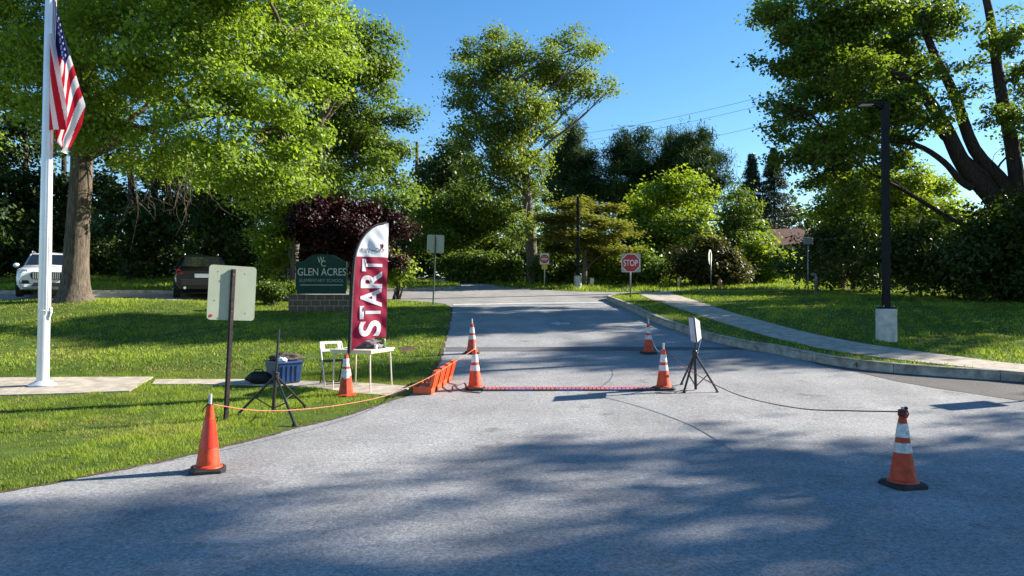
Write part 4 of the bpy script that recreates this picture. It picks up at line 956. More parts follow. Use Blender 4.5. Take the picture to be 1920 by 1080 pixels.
# --- feather banner standing in the cone
BD = CN['bn'].location.y; bs = BD / F
def bpt(px, py): p = at(px, py, BD); return Vector((p.x - CN['bn'].location.x, 0, p.z - CN['bn'].location.z))
ban = thing('feather_banner', 'maroon and white feather banner reading START on a black pole', 'banner', CN['bn'].location + Vector((0, -.0, 0)))
lx = lambda y: float(np.interp(y, [412, 418, 426, 437, 450, 465, 482, 520, 560, 600, 640, 662], [716, 703, 692, 682, 674.5, 668.5, 664.5, 661.5, 659.5, 657.5, 655.5, 654.5]))
rx = lambda y: float(np.interp(y, [412, 480, 560, 635], [719.5, 718.5, 717, 715]))
by = lambda u: float(np.interp(u, [0, .12, .3, .5, .7, .85, 1], [661, 655, 645, 638.5, 635.5, 635, 635.5]))    # lower hem
def ripple(x, z): return .026 * math.sin(x * 9 + z * 2.6) + .016 * math.sin(z * 7 - x * 14) + .009 * math.sin(z * 17 + x * 23)
YAW = math.tan(R(38))
def sail_y(x, z, u): return ripple(x, z) * min(1, max(u, 0) * 3) + .003 + max(x, 0) * YAW
def sail(y0, y1, name, m, hem=False):
    nx_, ny_ = 26, 40; vs = []; fs = []
    for j in range(ny_ + 1):
        for i in range(nx_ + 1):
            u = i / nx_; ye = y1 if not hem else by(u); y = y0 + (ye - y0) * j / ny_
            yy = min(y, 662); p = bpt(lx(yy) + (rx(min(yy, 640)) - lx(yy)) * u, y)
            k = min(1, u * 3); vs.append((p.x, sail_y(p.x, p.z, u), p.z))
    for j in range(ny_):
        for i in range(nx_): a = j * (nx_ + 1) + i; fs.append((a, a + 1, a + nx_ + 2, a + nx_ + 1))
    return MB().add(vs, fs).build(name, m, ban, smooth=True)
def cloth(name, col, tr_=.35):
    m = leaf_mat(name, col, col, tr_, rough=.6, spec=.25, tcol=(1.2, 1.2, 1.2)); return m
M['ban_red'] = cloth('banner_maroon', (.30, .012, .045)); M['ban_white'] = cloth('banner_white', (.70, .71, .76))
sail(413, 480, 'white_panel', M['ban_white']); sail(480.0, 661, 'maroon_panel', M['ban_red'], True)
pole = [bpt(652.5, 715), bpt(653, 690), bpt(653.5, 662), bpt(655, 620), bpt(657.5, 560), bpt(660, 515), bpt(663, 480), bpt(668, 460), bpt(675, 444), bpt(685, 430), bpt(697, 419), bpt(717, 411.5)]
pl = [Vector((p[0], max(p[0], 0) * YAW, p[2])) for p in smooth_line([p[:] for p in pole], 4)]
MB().tube(pl, list(np.interp(np.linspace(0, 1, len(pl)), [0, .5, 1], [.016, .013, .006])), 8).build('pole', M['black_metal'], ban, smooth=True)
sl_ = [p for p in pl if p.z > bpt(0, 663).z]; vs = []; fs = []
for i, p in enumerate(sl_):
    w = .055 * (1 - .55 * i / len(sl_)); q = sl_[min(i + 1, len(sl_) - 1)] - sl_[max(i - 1, 0)]; nrm = Vector((q.z, 0, -q.x)).normalized()
    for s_, y in ((-.55, 0), (0, -.022), (.75, -.004), (0, .020)): v = p + nrm * w * s_; vs.append((v.x, v.y + y, v.z))
for i in range(len(sl_) - 1):
    for j in range(4): a = i * 4 + j; bb = i * 4 + (j + 1) % 4; fs.append((a, bb, bb + 4, a + 4))
MB().add(vs, fs).build('pole_sleeve', M['bag_black'], ban, smooth=True)
def on_sail(off):
    def f(c):
        py_ = 555 - (c.z + CN['bn'].location.z - CH) / bs; px_ = 960 + (c.x + CN['bn'].location.x) / bs
        u = (px_ - lx(py_)) / (rx(py_) - lx(py_)); return Vector((c.x, sail_y(c.x, c.z, u) - off, c.z))
    return f
def tb(x0, x1, y0, y1):
    a_, b_ = bpt(x0, y1), bpt(x1, y0); return (a_.x, b_.x, a_.z, b_.z)
for ch, x0, x1, y0, y1 in (('S', 670.5, 706, 602, 632), ('T', 671.5, 706, 574, 599), ('A', 672, 708, 540, 576), ('R', 673, 709, 507, 540), ('T', 675, 709, 484, 508)):
    text_mesh('letter', ch, M['ban_white'], ban, tb(x0, x1, y0, y1), 0, rot90=True, fn=on_sail(.014), bold=.028)
for s_, x0, x1, y0, y1 in (('RUN', 672.5, 688, 464, 472), ('the', 689, 697, 466, 470), ('DAY', 698, 714.5, 463, 471)):
    text_mesh('lettering', s_, M['bag_black'], ban, tb(x0, x1, y0, y1), 0, shear=.25, fn=on_sail(.014), bold=.008)
mb = MB(); p = bpt(709, 458); mb.prism([(p.x - .02, p.z - .05), (p.x + .02, p.z - .05), (p.x + .032, p.z), (p.x + .012, p.z + .06), (p.x + .004, p.z + .02), (p.x - .018, p.z + .03)], sail_y(p.x, p.z, .8) - .022, sail_y(p.x, p.z, .8) - .012); mb.build('flame_mark', M['stop_red'], ban)
# --- card table, chair, tote, bag and what lies on them
tl_, tn, tf = gp(618, 730, .026), gp(695, 735.5, .026), gp(729, 722.5, .026); tn = Vector(tn)
ex = (tn - tl_); ex.z = 0; side_l = .86; ex.normalize(); ey = Vector((-ex.y, ex.x, 0)); tc_ = tn - ex * .40 + ey * .40; tz = float(G(tc_.x, tc_.y)) + .026
tbl = thing('card_table', 'cream folding card table on the walkway behind the banner cone', 'table', (tc_.x, tc_.y, tz), math.atan2(ex.y, ex.x))
MB().box((0, 0, .695), (.86, .86, .022)).build('tabletop', M['table_cream'], tbl, bevel=.006)
mb = MB(); 
for s_ in (-1, 1): mb.box((0, s_ * .405, .665), (.83, .014, .036)); mb.box((s_ * .405, 0, .665), (.014, .79, .036))
mb.build('apron', M['table_cream'], tbl)
for sx in (-1, 1):
    for sy in (-1, 1):
        gz = float(G(*(Vector((tc_.x, tc_.y)) + Vector((ex.x, ex.y)) * .37 * sx + Vector((ey.x, ey.y)) * .37 * sy))) + .026 - tz
        lg = MB().tube([(.36 * sx, .36 * sy, .68), (.385 * sx, .385 * sy, gz)], [.016, .013], 8).build('leg', M['table_cream'], tbl, smooth=True, auto=.6)
        MB().tube([(.25 * sx, .36 * sy, .66), (.365 * sx, .365 * sy, .55)], .008, 6).build('brace', M['table_cream'], lg)
def onto(o, x, y, z): return o.matrix_basis @ Vector((x, y, z))
def heap(name, label, cat, loc, r, m, amp=.45, seed=1, rz=0):
    o = MB().blob((0, 0, r[2] * .55), r, amp, seed, 22, 14, flat=0).build(name, m, None, smooth=True, loc=loc); o.rotation_euler.z = rz; return tag(o, label, cat)
tbl.matrix_basis
bpy.context.view_layer.update()
heap('clothing_pile', 'crumpled dark clothing heaped on the card table', 'clothing', onto(tbl, .08, .02, .707), (.22, .15, .10), M['cloth_dark'], .5, 3)
heap('folded_shirt', 'pale mottled cloth beside the dark clothing on the card table', 'clothing', onto(tbl, .27, .05, .707), (.10, .10, .055), mat('cloth_pale', (.45, .38, .40), .9, vscale=20, col2=(.10, .08, .10)), .45, 8)
f = thing('yellow_toy', 'small bright yellow object at the back of the card table', 'toy', onto(tbl, .24, .24, .707)); MB().blob((0, 0, .07), (.05, .035, .05), .35, 4, 12, 8).build('top', M['yellow'], f, smooth=True); MB().lathe([(.035, 0), (.03, .04), (.012, .05)], 12).build('base', M['yellow'], f)
f = thing('drink_can', 'tall dull green can at the right corner of the card table', 'can', onto(tbl, .36, .12, .707)); MB().lathe([(.036, 0), (.042, .01), (.042, .155), (.034, .17)], 18).build('body', M['can_green'], f, smooth=True, auto=.5); MB().lathe([(.033, .1705), (.033, .176)], 18).build('lid', M['chrome'], f)
f = thing('paper_cup', 'small white cup between the clothing and the green can', 'cup', onto(tbl, .31, -.06, .707)); MB().lathe([(.026, 0), (.034, .075), (.031, .075), (.024, .006)], 16).build('wall', M['sign_white'], f, smooth=True); MB().lathe([(.0235, .004), (.0235, .008)], 16).build('bottom', M['sign_white'], f)
f = tag(MB().box((0, 0, .003), (.24, .17, .004)).build('paper_sheet', M['sign_white'], None, loc=onto(tbl, -.24, .14, .708)), 'white sheet of paper lying at the left of the card table', 'paper'); f.rotation_euler.z = .5
# folding chair, seen from behind-left of the table
cpos = gp(624, 721, .026); ch = thing('folding_chair', 'white-backed folding chair standing left of the card table', 'chair', cpos, R(28))
mb = MB(); 
for s_ in (-1, 1):
    MB().tube([(s_ * .20, -.24, 0), (s_ * .20, -.02, .42), (s_ * .20, .16, .78)], .012, 8).build('frame_rail', M['white_plastic'], ch, smooth=True)
    MB().tube([(s_ * .175, .26, 0), (s_ * .175, .0, .40), (s_ * .175, -.12, .46)], .012, 8).build('leg', M['black_metal'], ch, smooth=True)
MB().tube([(-.175, .24, .03), (.175, .24, .03)], .010, 6).build('stretcher', M['black_metal'], ch); MB().tube([(-.2, -.22, .04), (.2, -.22, .04)], .010, 6).build('stretcher', M['black_metal'], ch)
MB().box((0, -.02, .445), (.36, .36, .02)).build('seat', M['black_metal'], ch, bevel=.006)
br = MB(); rm = Matrix.Rotation(R(-24), 3, 'X')
for c_, d_ in (((0, .0, .075), (.40, .018, .05)), ((0, .0, -.075), (.40, .018, .05)), ((-.16, 0, 0), (.08, .018, .096)), ((.16, 0, 0), (.08, .018, .096))): br.box(c_, d_)
br.v = [tuple(rm @ Vector(v) + Vector((0, .125, .70))) for v in br.v]; br.build('backrest', M['white_plastic'], ch)
# tote
tp = gp(538, 721.5, .026); rzt = R(32); ux, uy = Vector((math.cos(rzt), math.sin(rzt), 0)), Vector((-math.sin(rzt), math.cos(rzt), 0))
tcn = Vector(tp) - ux * .0 + ux * .20 + uy * .27; tcn = Vector(tp) + uy * .30 * 0 + Vector((-.16, .33, 0)); tcn.z = float(G(tcn.x, tcn.y)) + .026
tote = thing('storage_tote', 'blue ribbed plastic storage tote on the walkway behind the empty tripod', 'tote', tcn, R(40))
w0, d0, w1, d1, hh = .20, .28, .235, .32, .38
mb = MB(); mb.add([(-w0, -d0, 0), (w0, -d0, 0), (w0, d0, 0), (-w0, d0, 0), (-w1, -d1, hh), (w1, -d1, hh), (w1, d1, hh), (-w1, d1, hh)], [(3, 2, 1, 0), (4, 5, 6, 7), (0, 1, 5, 4), (1, 2, 6, 5), (2, 3, 7, 6), (3, 0, 4, 7)]); mb.build('body', M['tote_blue'], tote, bevel=.012)
mb = MB(); mb.box((0, 0, hh + .004), (2 * w1 + .04, 2 * d1 + .04, .03)); mb.build('rim', M['tote_blue'], tote, bevel=.006)
for k in range(4):
    for s_, ax_ in ((1, 0), (-1, 1)):
        mb = MB()
        if ax_ == 0: y = -.19 + k * .125; mb.add([(w0 + .002, y * .9, .03), (w0 + .002, y * .9 + .05, .03), (w1 + .002, y + .05, hh - .05), (w1 + .002, y, hh - .05), (w0 + .016, y * .9, .03), (w0 + .016, y * .9 + .05, .03), (w1 + .014, y + .05, hh - .05), (w1 + .014, y, hh - .05)], [(0, 1, 2, 3), (7, 6, 5, 4), (0, 4, 5, 1), (1, 5, 6, 2), (2, 6, 7, 3), (3, 7, 4, 0)])
        else: x = -.16 + k * .09; mb.add([(x, -d0 - .002, .03), (x + .04, -d0 - .002, .03), (x + .04, -d1 - .002, hh - .05), (x, -d1 - .002, hh - .05), (x, -d0 - .014, .03), (x + .04, -d0 - .014, .03), (x + .04, -d1 - .012, hh - .05), (x, -d1 - .012, hh - .05)], [(0, 1, 2, 3), (7, 6, 5, 4), (0, 4, 5, 1), (1, 5, 6, 2), (2, 6, 7, 3), (3, 7, 4, 0)])
        mb.build('rib', M['tote_blue'], tote)
MB().box((w1 + .022, -.06, hh - .012), (.004, .09, .035)).build('sticker', M['sign_white'], tote)
bpy.context.view_layer.update()
heap('jacket', 'dark brown jacket draped over the blue tote', 'jacket', onto(tote, .08, .12, hh + .018), (.30, .24, .085), M['cloth_brown'], .5, 6, .8)
heap('white_bundle', 'small white bundle on the left side of the blue tote', 'bundle', onto(tote, -.10, -.16, hh + .018), (.09, .08, .05), M['sign_white'], .4, 2)
bp_ = gp(482, 721, .026); bag = thing('duffel_bag', 'black duffel bag lying left of the blue tote', 'bag', (bp_.x, bp_.y + .12, bp_.z), .15)
MB().blob((0, 0, .11), (.24, .14, .12), .22, 5, 22, 14, flat=0).build('body', M['bag_black'], bag, smooth=True)
MB().tube([(-.10, -.05, .19), (-.06, -.07, .27), (.06, -.07, .28), (.11, -.05, .19)], .012, 6).build('strap', M['bag_black'], bag, smooth=True)

# --- flagpole and flag
fp = gp(80, 722, .026); FD = fp.y
pole = thing('flagpole', 'tall silver flagpole rising from the concrete pad at left', 'flagpole', fp); lean = R(.75)
tz_ = 9.2; fx = lambda z: z * math.tan(lean)
MB().tube([(fx(z), 0, z) for z in (0, 3, 6, tz_)], [.105, .098, .088, .075], 20).build('shaft', M['pole_white'], pole, smooth=True, auto=.6)
MB().lathe([(.24, 0), (.235, .02), (.16, .06), (.112, .085)], 28).build('base_collar', M['pole_white'], pole, smooth=True, auto=.6)
MB().blob((fx(tz_), 0, tz_ + .1), (.11, .11, .11), 0, 1).build('ball', M['pole_white'], pole, smooth=True)
hz = (at(90, 585, FD) - fp).z
MB().tube([(fx(z) + .115 + .02 * math.sin(z * .8), -.03, z) for z in np.linspace(hz, 9.0, 14)], .006, 5).build('halyard', M['white_plastic'], pole)
MB().tube([(fx(z) + .135 + .015 * math.sin(z), -.05, z) for z in np.linspace(hz, 9.0, 14)], .006, 5).build('halyard', M['white_plastic'], pole)
cl_ = MB().box((fx(hz) + .11, 0, hz), (.05, .03, .16)).build('cleat', M['steel_grey'], pole, bevel=.008)
mb = MB()
for k in range(4): mb.tube([(fx(hz) + .125 + .022 * math.cos(t), .0 + .03 * math.sin(t) - .01, hz + .09 * math.sin(t + .4 * k) - .02 * k) for t in np.linspace(0, 6.283, 13)], .009, 5)
mb.build('rope_coil', M['white_plastic'], cl_, smooth=True)
mb = MB(); mb.tube([Vector((fx(hz) + math.cos(t) * .108, math.sin(t) * .108, hz + .03)) for t in np.linspace(0, 6.283, 25)], .007, 5); mb.build('tie', M['white_plastic'], pole, smooth=True)
def flag_mat():
    m = bpy.data.materials.new('flag_cloth'); m.use_nodes = True; n = m.node_tree.nodes; l = m.node_tree.links
    a = n.new('ShaderNodeAttribute'); a.attribute_name = 'fq'
    fr = n.new('ShaderNodeMath'); fr.operation = 'PINGPONG'; fr.inputs[1].default_value = 1; l.new(a.outputs['Fac'], fr.inputs[0])
    md = n.new('ShaderNodeMath'); md.operation = 'FLOORED_MODULO'; md.inputs[1].default_value = 2; l.new(a.outputs['Fac'], md.inputs[0])
    gt = n.new('ShaderNodeMath'); gt.operation = 'GREATER_THAN'; gt.inputs[1].default_value = 1; l.new(md.outputs[0], gt.inputs[0])
    neg = n.new('ShaderNodeMath'); neg.operation = 'LESS_THAN'; neg.inputs[1].default_value = 0; l.new(a.outputs['Fac'], neg.inputs[0])
    m1 = n.new('ShaderNodeMix'); m1.data_type = 'RGBA'; m1.inputs['A'].default_value = (.74, .73, .74, 1); m1.inputs['B'].default_value = (.50, .008, .022, 1); l.new(gt.outputs[0], m1.inputs['Factor'])
    m2 = n.new('ShaderNodeMix'); m2.data_type = 'RGBA'; m2.inputs['B'].default_value = (.012, .014, .10, 1); l.new(m1.outputs['Result'], m2.inputs['A']); l.new(neg.outputs[0], m2.inputs['Factor'])
    b = n['Principled BSDF']; b.inputs['Roughness'].default_value = .65; b.inputs['Specular IOR Level'].default_value = .25; l.new(m2.outputs['Result'], b.inputs['Base Color'])
    t = n.new('ShaderNodeBsdfTranslucent'); l.new(m2.outputs['Result'], t.inputs['Color']); ms = n.new('ShaderNodeMixShader'); ms.inputs[0].default_value = .38
    l.new(b.outputs[0], ms.inputs[1]); l.new(t.outputs[0], ms.inputs[2]); l.new(ms.outputs[0], n['Material Output'].inputs['Surface']); return m
flag = thing('flag', 'stars and stripes flag hanging limp in folds from the flagpole', 'flag', at(103, 0, FD)); fo = Vector(flag.location)
yl = np.array([-2, 30, 60, 90, 130, 195, 215, 250, 287]); xr = np.interp
right = lambda y: float(np.interp(y, [-2, 40, 105, 125, 172, 198, 205, 236, 278, 287], [104.5, 117, 137, 143, 156, 164, 163.5, 157, 134, 122]))
left = lambda y: float(np.interp(y, [-2, 60, 262, 287], [101.5, 99.5, 97.5, 120]))
def flag_sheet(rows, xl, xrr, yoff, q, wave, name):
    nu, nv = 56, len(rows); vs = []; fs = []; qs = []; xs = []
    for y in rows:
        for i in range(nu + 1):
            u = i / nu; x = xl(y) + (xrr(y) - xl(y)) * u; p = at(x, y, FD) - fo
            vs.append((p.x, yoff + wave(u, y), p.z)); xs.append((x, y))
    for j in range(nv - 1):
        for i in range(nu): a = j * (nu + 1) + i; fs.append((a, a + 1, a + nu + 2, a + nu + 1)); qs.append(q((xs[a][0] + xs[a + 1][0]) / 2, (xs[a][1] + xs[a + nu + 1][1]) / 2))
    me = bpy.data.meshes.new(name); me.from_pydata(vs, [], fs); at_ = me.attributes.new('fq', 'FLOAT', 'FACE'); at_.data.foreach_set('value', np.array(qs, np.float32))
    me.materials.append(FM); me.polygons.foreach_set('use_smooth', [True] * len(me.polygons)); return link(bpy.data.objects.new(name, me), flag)
FM = flag_mat()
def qA(x, y):
    q = (y - 107 + 2.46 * (x - 137)) / 32
    return q + 8 if q < 0 and y > 107 + (x - 109) * .8 else q
wA = lambda u, y: .10 * math.sin(u * 5.2 + y * .004) * min(1, max(y, 0) / 90) - .06 * u
flag_sheet(list(np.linspace(-2, 287, 170)), left, right, .02, lambda x, y: qA(x, y), wA, 'fly_fold')
xB = lambda y: 129 + (y - 242) * 27 / 153.
qB = lambda x, y: 1.0 + max((xB(y) - x) / 11.0, .0)
flag_sheet(list(np.linspace(66, 246, 110)), lambda y: float(np.interp(y, [66, 250], [99.6, 97.8])), lambda y: max(xB(y) + 4.5, 99.9), -.085, lambda x, y: qB(min(x, xB(y)), y), lambda u, y: -.05 * math.sin(u * math.pi) + .06 * max(0, u - .8) / .2, 'hoist_fold')
for sx, sy in [(107, 27), (109.5, 40), (115, 38), (111, 52), (118.5, 50), (112.5, 65), (121, 62), (108, 76), (114.5, 74.5), (124, 74), (110.5, 89), (117, 88), (126.5, 86), (113.5, 101), (120, 99.5), (129.5, 97), (123.5, 111), (106.5, 60), (131, 108)]:
    p = at(sx, sy, FD) - fo; r_ = .030; u = (sx - left(sy)) / (right(sy) - left(sy)); yy = .02 + wA(u, sy) - .008
    mb = MB(); pts = [(p.x + (r_ if k % 2 == 0 else r_ * .42) * math.sin(k * math.pi / 5 + .3) * .8, p.z + (r_ if k % 2 == 0 else r_ * .42) * math.cos(k * math.pi / 5 + .3)) for k in range(10)]
    mb.prism(pts, yy - .003, yy); mb.build('star', M['sign_white'], flag)
# --- signs
def rrect(w, h, r, n=4):
    out = []
    for cx, cz, a0 in ((w / 2 - r, h / 2 - r, 0), (-w / 2 + r, h / 2 - r, 90), (-w / 2 + r, -h / 2 + r, 180), (w / 2 - r, -h / 2 + r, 270)):
        for k in range(n + 1): t = R(a0 + 90 * k / n); out.append((cx + r * math.cos(t), cz + r * math.sin(t)))
    return out
def channel(mb, h, w=.075, d=.035, t=.006, z0=0.):      # U-channel post, hollow side to the back
    poly = [(-w / 2, 0), (-w / 2, d * .3), (-w * .22, d * .3), (-w * .22, d), (w * .22, d), (w * .22, d * .3), (w / 2, d * .3), (w / 2, 0), (w * .22 + t, 0), (w * .22 - t, d - t), (-w * .22 + t, d - t), (-w * .22 - t, 0)]
    poly = [(x, -y) for x, y in poly]; n = len(poly); vs = [(x, y, z0) for x, y in poly] + [(x, y, h) for x, y in poly]
    mb.add(vs, [tuple(range(n)), tuple(range(2 * n - 1, n - 1, -1))] + [(i, (i + 1) % n, (i + 1) % n + n, i + n) for i in range(n)])
sp_ = gp(423, 789); sg = thing('road_sign', 'back of a bare metal sign on a leaning brown post left of the banner', 'sign', sp_, R(33)); sg.rotation_euler = (0, R(2.6), R(33))
mb = MB(); channel(mb, 2.22, .07, .04); mb.build('post', M['steel_brown'], sg)
mb = MB()
for z in np.arange(.12, 1.35, .05): mb.tube([(-.006, -.0405, z), (-.006, -.0425, z)], .006, 6)
ho = mb.build('post_holes', M['black_rubber'], sg); ho['kind'] = 'stuff'
bd = MB(); bd.prism([(x, z + 1.87) for x, z in rrect(.67, .80, .05)], .004, .010); bd = bd.build('sign_board', M['alu'], sg)
for z in (1.60, 2.14): MB().tube([(0, -.048, z), (0, -.04, z)], .012, 8).build('bolt', M['steel_grey'], sg)
for x, z in ((-.20, 2.18), (.21, 1.58), (.18, 2.17), (-.23, 1.76)): MB().tube([(x, -.002, z), (x, .004, z)], .007, 8).build('rivet', M['chrome'], sg)
MB().tube([(-.28, -.001, 1.53), (-.28, .004, 1.53)], .022, 16).build('round_sticker', M['stop_red'], sg)
s2 = gp(812, 571); sg = thing('road_sign', 'back of a square pale sign on a slim green post at the lawn corner', 'sign', s2, R(4)); sg.rotation_euler = (0, R(2.2), R(4)); sc2 = s2.y / F
Hs = 131 * sc2; mb = MB(); mb.tube([(0, 0, 0), (0, 0, Hs)], .03, 8); mb.build('post', M['steel_green'], sg)
MB().prism([(x, z + Hs - 17 * sc2) for x, z in rrect(32 * sc2, 34 * sc2, .06)], .032, .040).build('sign_board', M['alu'], sg)
MB().tube([(0, -.035, Hs - .1), (0, -.03, Hs - .1)], .02, 8).build('bolt', M['steel_grey'], sg); MB().tube([(0, -.035, Hs - .5), (0, -.03, Hs - .5)], .02, 8).build('bolt', M['steel_grey'], sg)
MB().tube([(-12 * sc2, .02, Hs - 30 * sc2), (-12 * sc2, .031, Hs - 30 * sc2)], .03, 10).build('round_sticker', M['steel_brown'], sg)
so = gat(2125, 13.2, .17); sg = thing('road_sign', 'sign just off the right edge whose board shadow lies on the asphalt', 'sign', so, R(-70)); MB().tube([(0, 0, -.1), (0, 0, 2.1)], .03, 8).build('post', M['steel_grey'], sg)
MB().prism([(x, z + 1.75) for x, z in rrect(.46, .62, .04)], .032, .040).build('sign_board', M['alu'], sg)
st = gp(1182, 559, .19); st_s = st.y / F
stop = thing('stop_sign', 'red octagonal stop sign with square backing at the driveway corner', 'sign', st, R(3)); cz = (559 - 493) * st_s; ro = 17.2 * st_s / math.cos(math.pi / 8)
MB().tube([(0, 0, -.1), (0, 0, cz + .3)], .03, 8).build('post', M['steel_grey'], stop, smooth=True)
oct_ = lambda r: [(r * math.cos(math.pi / 8 + k * math.pi / 4), cz + r * math.sin(math.pi / 8 + k * math.pi / 4)) for k in range(8)]
MB().prism([(x + .02, z + cz) for x, z in rrect(36.5 * st_s, 35 * st_s, .03)], -.045, -.038).build('backing', M['alu'], stop)
MB().prism(oct_(ro), -.056, -.047).build('border', M['sign_white'], stop); MB().prism(oct_(ro * .93), -.061, -.0575).build('face', M['stop_red'], stop)
text_mesh('lettering', 'STOP', M['sign_white'], stop, (-13.4 * st_s, 13.4 * st_s, cz - 6 * st_s, cz + 6 * st_s), -.0625, .003, bold=.015)
dn = gp(1021, 536); ds = dn.y / F; dne = thing('do_not_enter_sign', 'white square sign with a red disc above a small yellow tag on a thin post', 'sign', dn, R(-4)); zc = (536 - 485.5) * ds
MB().tube([(0, 0, -.1), (0, 0, zc + .2)], .028, 8).build('post', M['sign_white'], dne, smooth=True)
MB().prism([(x, z + zc) for x, z in rrect(17.5 * ds, 21 * ds, .04)], -.045, -.037).build('sign_board', M['sign_white'], dne)
MB().prism([(8.2 * ds * math.cos(t), zc + 8.2 * ds * math.sin(t)) for t in np.linspace(0, 2 * math.pi, 28, endpoint=False)], -.051, -.047).build('disc', M['stop_red'], dne)
MB().box((0, -.055, zc), (12 * ds, .004, 2.6 * ds)).build('bar', M['sign_white'], dne)
text_mesh('lettering', 'DO NOT', M['sign_white'], dne, (-4.6 * ds, 4.6 * ds, zc + 2.4 * ds, zc + 4.6 * ds), -.052, .003); text_mesh('lettering', 'ENTER', M['sign_white'], dne, (-4.4 * ds, 4.4 * ds, zc - 4.6 * ds, zc - 2.4 * ds), -.052, .003)
MB().prism([(x, z + zc - 15.5 * ds) for x, z in rrect(11 * ds, 8 * ds, .03)], -.045, -.037).build('tag', M['sign_yellow'], dne)
yd = gp(1109, 537); ys = yd.y / F; y_ = thing('yard_sign', 'small tilted white yard sign on the verge beside the far lamp base', 'sign', yd, R(10)); y_.rotation_euler = (0, R(5), R(10))
MB().prism([(x, z + 9 * ys) for x, z in rrect(7 * ys, 13 * ys, .01)], -.01, .0).build('sign_board', M['sign_white'], y_)
for s_ in (-1, 1): MB().tube([(s_ * 2 * ys, .006, -.05), (s_ * 2 * ys, .006, 9 * ys)], .008, 6).build('leg', M['steel_grey'], y_)
b1 = gat(1333, 39.0, .0); b1s = b1.y / F; bk = thing('stop_sign', 'back of a stop sign turned nearly edge-on in front of the bronze bush', 'sign', b1, R(62)); hb = (540 - 478) * b1s
MB().tube([(0, 0, -.1), (0, 0, hb + .25)], .03, 8).build('post', M['steel_grey'], bk, smooth=True); cz = hb; ro = .42
MB().prism(oct_(ro), .034, .042).build('sign_board', M['alu'], bk); MB().prism(oct_(ro * .93), .044, .048).build('face', M['stop_red'], bk)
b2 = gat(1515, 33, .19); b2s = b2.y / F; bx = thing('pole_box', 'grey-blue box on a slim post at the top of the raised lawn', 'box', b2, R(12)); hb = (540 - 440) * b2s
MB().tube([(0, 0, -.1), (0, 0, hb)], .032, 8).build('post', M['steel_grey'], bx, smooth=True); MB().box((0, -.02, hb), (.42, .12, .30)).build('box', mat('box_blue', (.16, .20, .26), .5), bx, bevel=.02); MB().box((0, -.085, hb + .0), (.34, .008, .22)).build('door', M['steel_grey'], bx)
b3 = gat(1530, 33.4, .19); vp = thing('vent_pipe', 'short thick grey pipe beside the slim post on the raised lawn', 'pipe', b3); MB().tube([(0, 0, -.1), (0, 0, .72), (-.03, 0, .84), (-.14, -.02, .88), (-.20, -.02, .82)], .07, 12).build('pipe', M['steel_grey'], vp, smooth=True); MB().lathe([(.12, 0), (.12, .03), (.08, .06)], 14).build('flange', M['steel_grey'], vp)
b4 = gp(1272, 541); mp = thing('marker_post', 'short tan wooden marker post left of the fire hydrant', 'post', b4); MB().box((0, 0, .27), (.11, .09, .64)).build('post', mat('post_tan', (.48, .36, .2), .8), mp, bevel=.01); MB().box((0, -.048, .45), (.07, .006, .1)).build('reflector', M['sign_white'], mp)
hp = gp(1350, 543, .0); hs_ = hp.y / F * 22 / .72; hy = thing('fire_hydrant', 'tan fire hydrant at the edge of the raised lawn', 'hydrant', (hp.x, hp.y, hp.z + .0)); hy.scale = (hs_, hs_, hs_)
MB().lathe([(.15, 0), (.15, .04), (.10, .05), (.10, .42), (.13, .43), (.13, .47), (.115, .49), (.105, .56), (.07, .62), (.03, .65), (.03, .70), (0, .70)], 20).build('barrel', M['hydrant'], hy, smooth=True, auto=.6)
for s_ in (-1, 1): nz_ = MB().tube([(s_ * .08, 0, .36), (s_ * .17, 0, .36)], .05, 12).build('nozzle', M['hydrant'], hy, smooth=True, auto=.6); MB().tube([(s_ * .17, 0, .36), (s_ * .20, 0, .36)], .03, 6).build('cap_nut', M['hydrant'], nz_)
MB().tube([(0, -.08, .30), (0, -.19, .30)], .07, 14).build('pumper_nozzle', M['hydrant'], hy, smooth=True, auto=.6)
# --- school sign
sb = gp(603, 583); ss = sb.y / F; sc = thing('school_sign', 'dark green arched school sign on a low block base beside the banner', 'sign', sb, R(6)); X = lambda px: (px - 603.5) * ss; Z = lambda py: (583.5 - py) * ss
bw, bdp = 116 * ss, .62; rows = 3; rh = (583.5 - 551.5) * ss / rows
MB().box((0, 0, rows * rh / 2 - .02), (bw - .016, bdp - .016, rows * rh - .01)).build('block_core', M['mortar'], sc)
for r_ in range(rows):
    nb = 7; off = .5 if r_ % 2 else 0; bl = bw / nb
    for fy in (-1, 1):
        for k in range(nb + (1 if off else 0)):
            x0, x1 = max(-bw / 2, -bw / 2 + (k - off) * bl), min(bw / 2, -bw / 2 + (k + 1 - off) * bl)
            MB().box(((x0 + x1) / 2, fy * (bdp / 2 - .04), r_ * rh + rh / 2 - .02 + (0 if r_ else -.0)), (x1 - x0 - .022, .08 + rng.uniform(0, .008), rh - .022)).build('block', M['block'], sc)
    for s_ in (-1, 1): MB().box((s_ * (bw / 2 - .045), 0, r_ * rh + rh / 2 - .02), (.09 + .004 * r_, bdp - .18, rh - .012)).build('block', M['block'], sc)
MB().box((0, 0, (Z(551.5) + Z(545)) / 2), (X(648) - X(559), .30, Z(545) - Z(551.4))).build('plinth', M['sign_green'], sc)
oy = [(X(557), Z(545.2)), (X(650), Z(545.2)), (X(650), Z(491)), (X(643), Z(490)), (X(632), Z(482.5)), (X(624), Z(478.6)), (X(604), Z(477.5)), (X(588), Z(479)), (X(580), Z(483)), (X(573), Z(489.5)), (X(566), Z(491)), (X(557), Z(491))]
MB().prism(oy, -.15, .15).build('sign_panel', M['sign_green'], sc, bevel=.012)
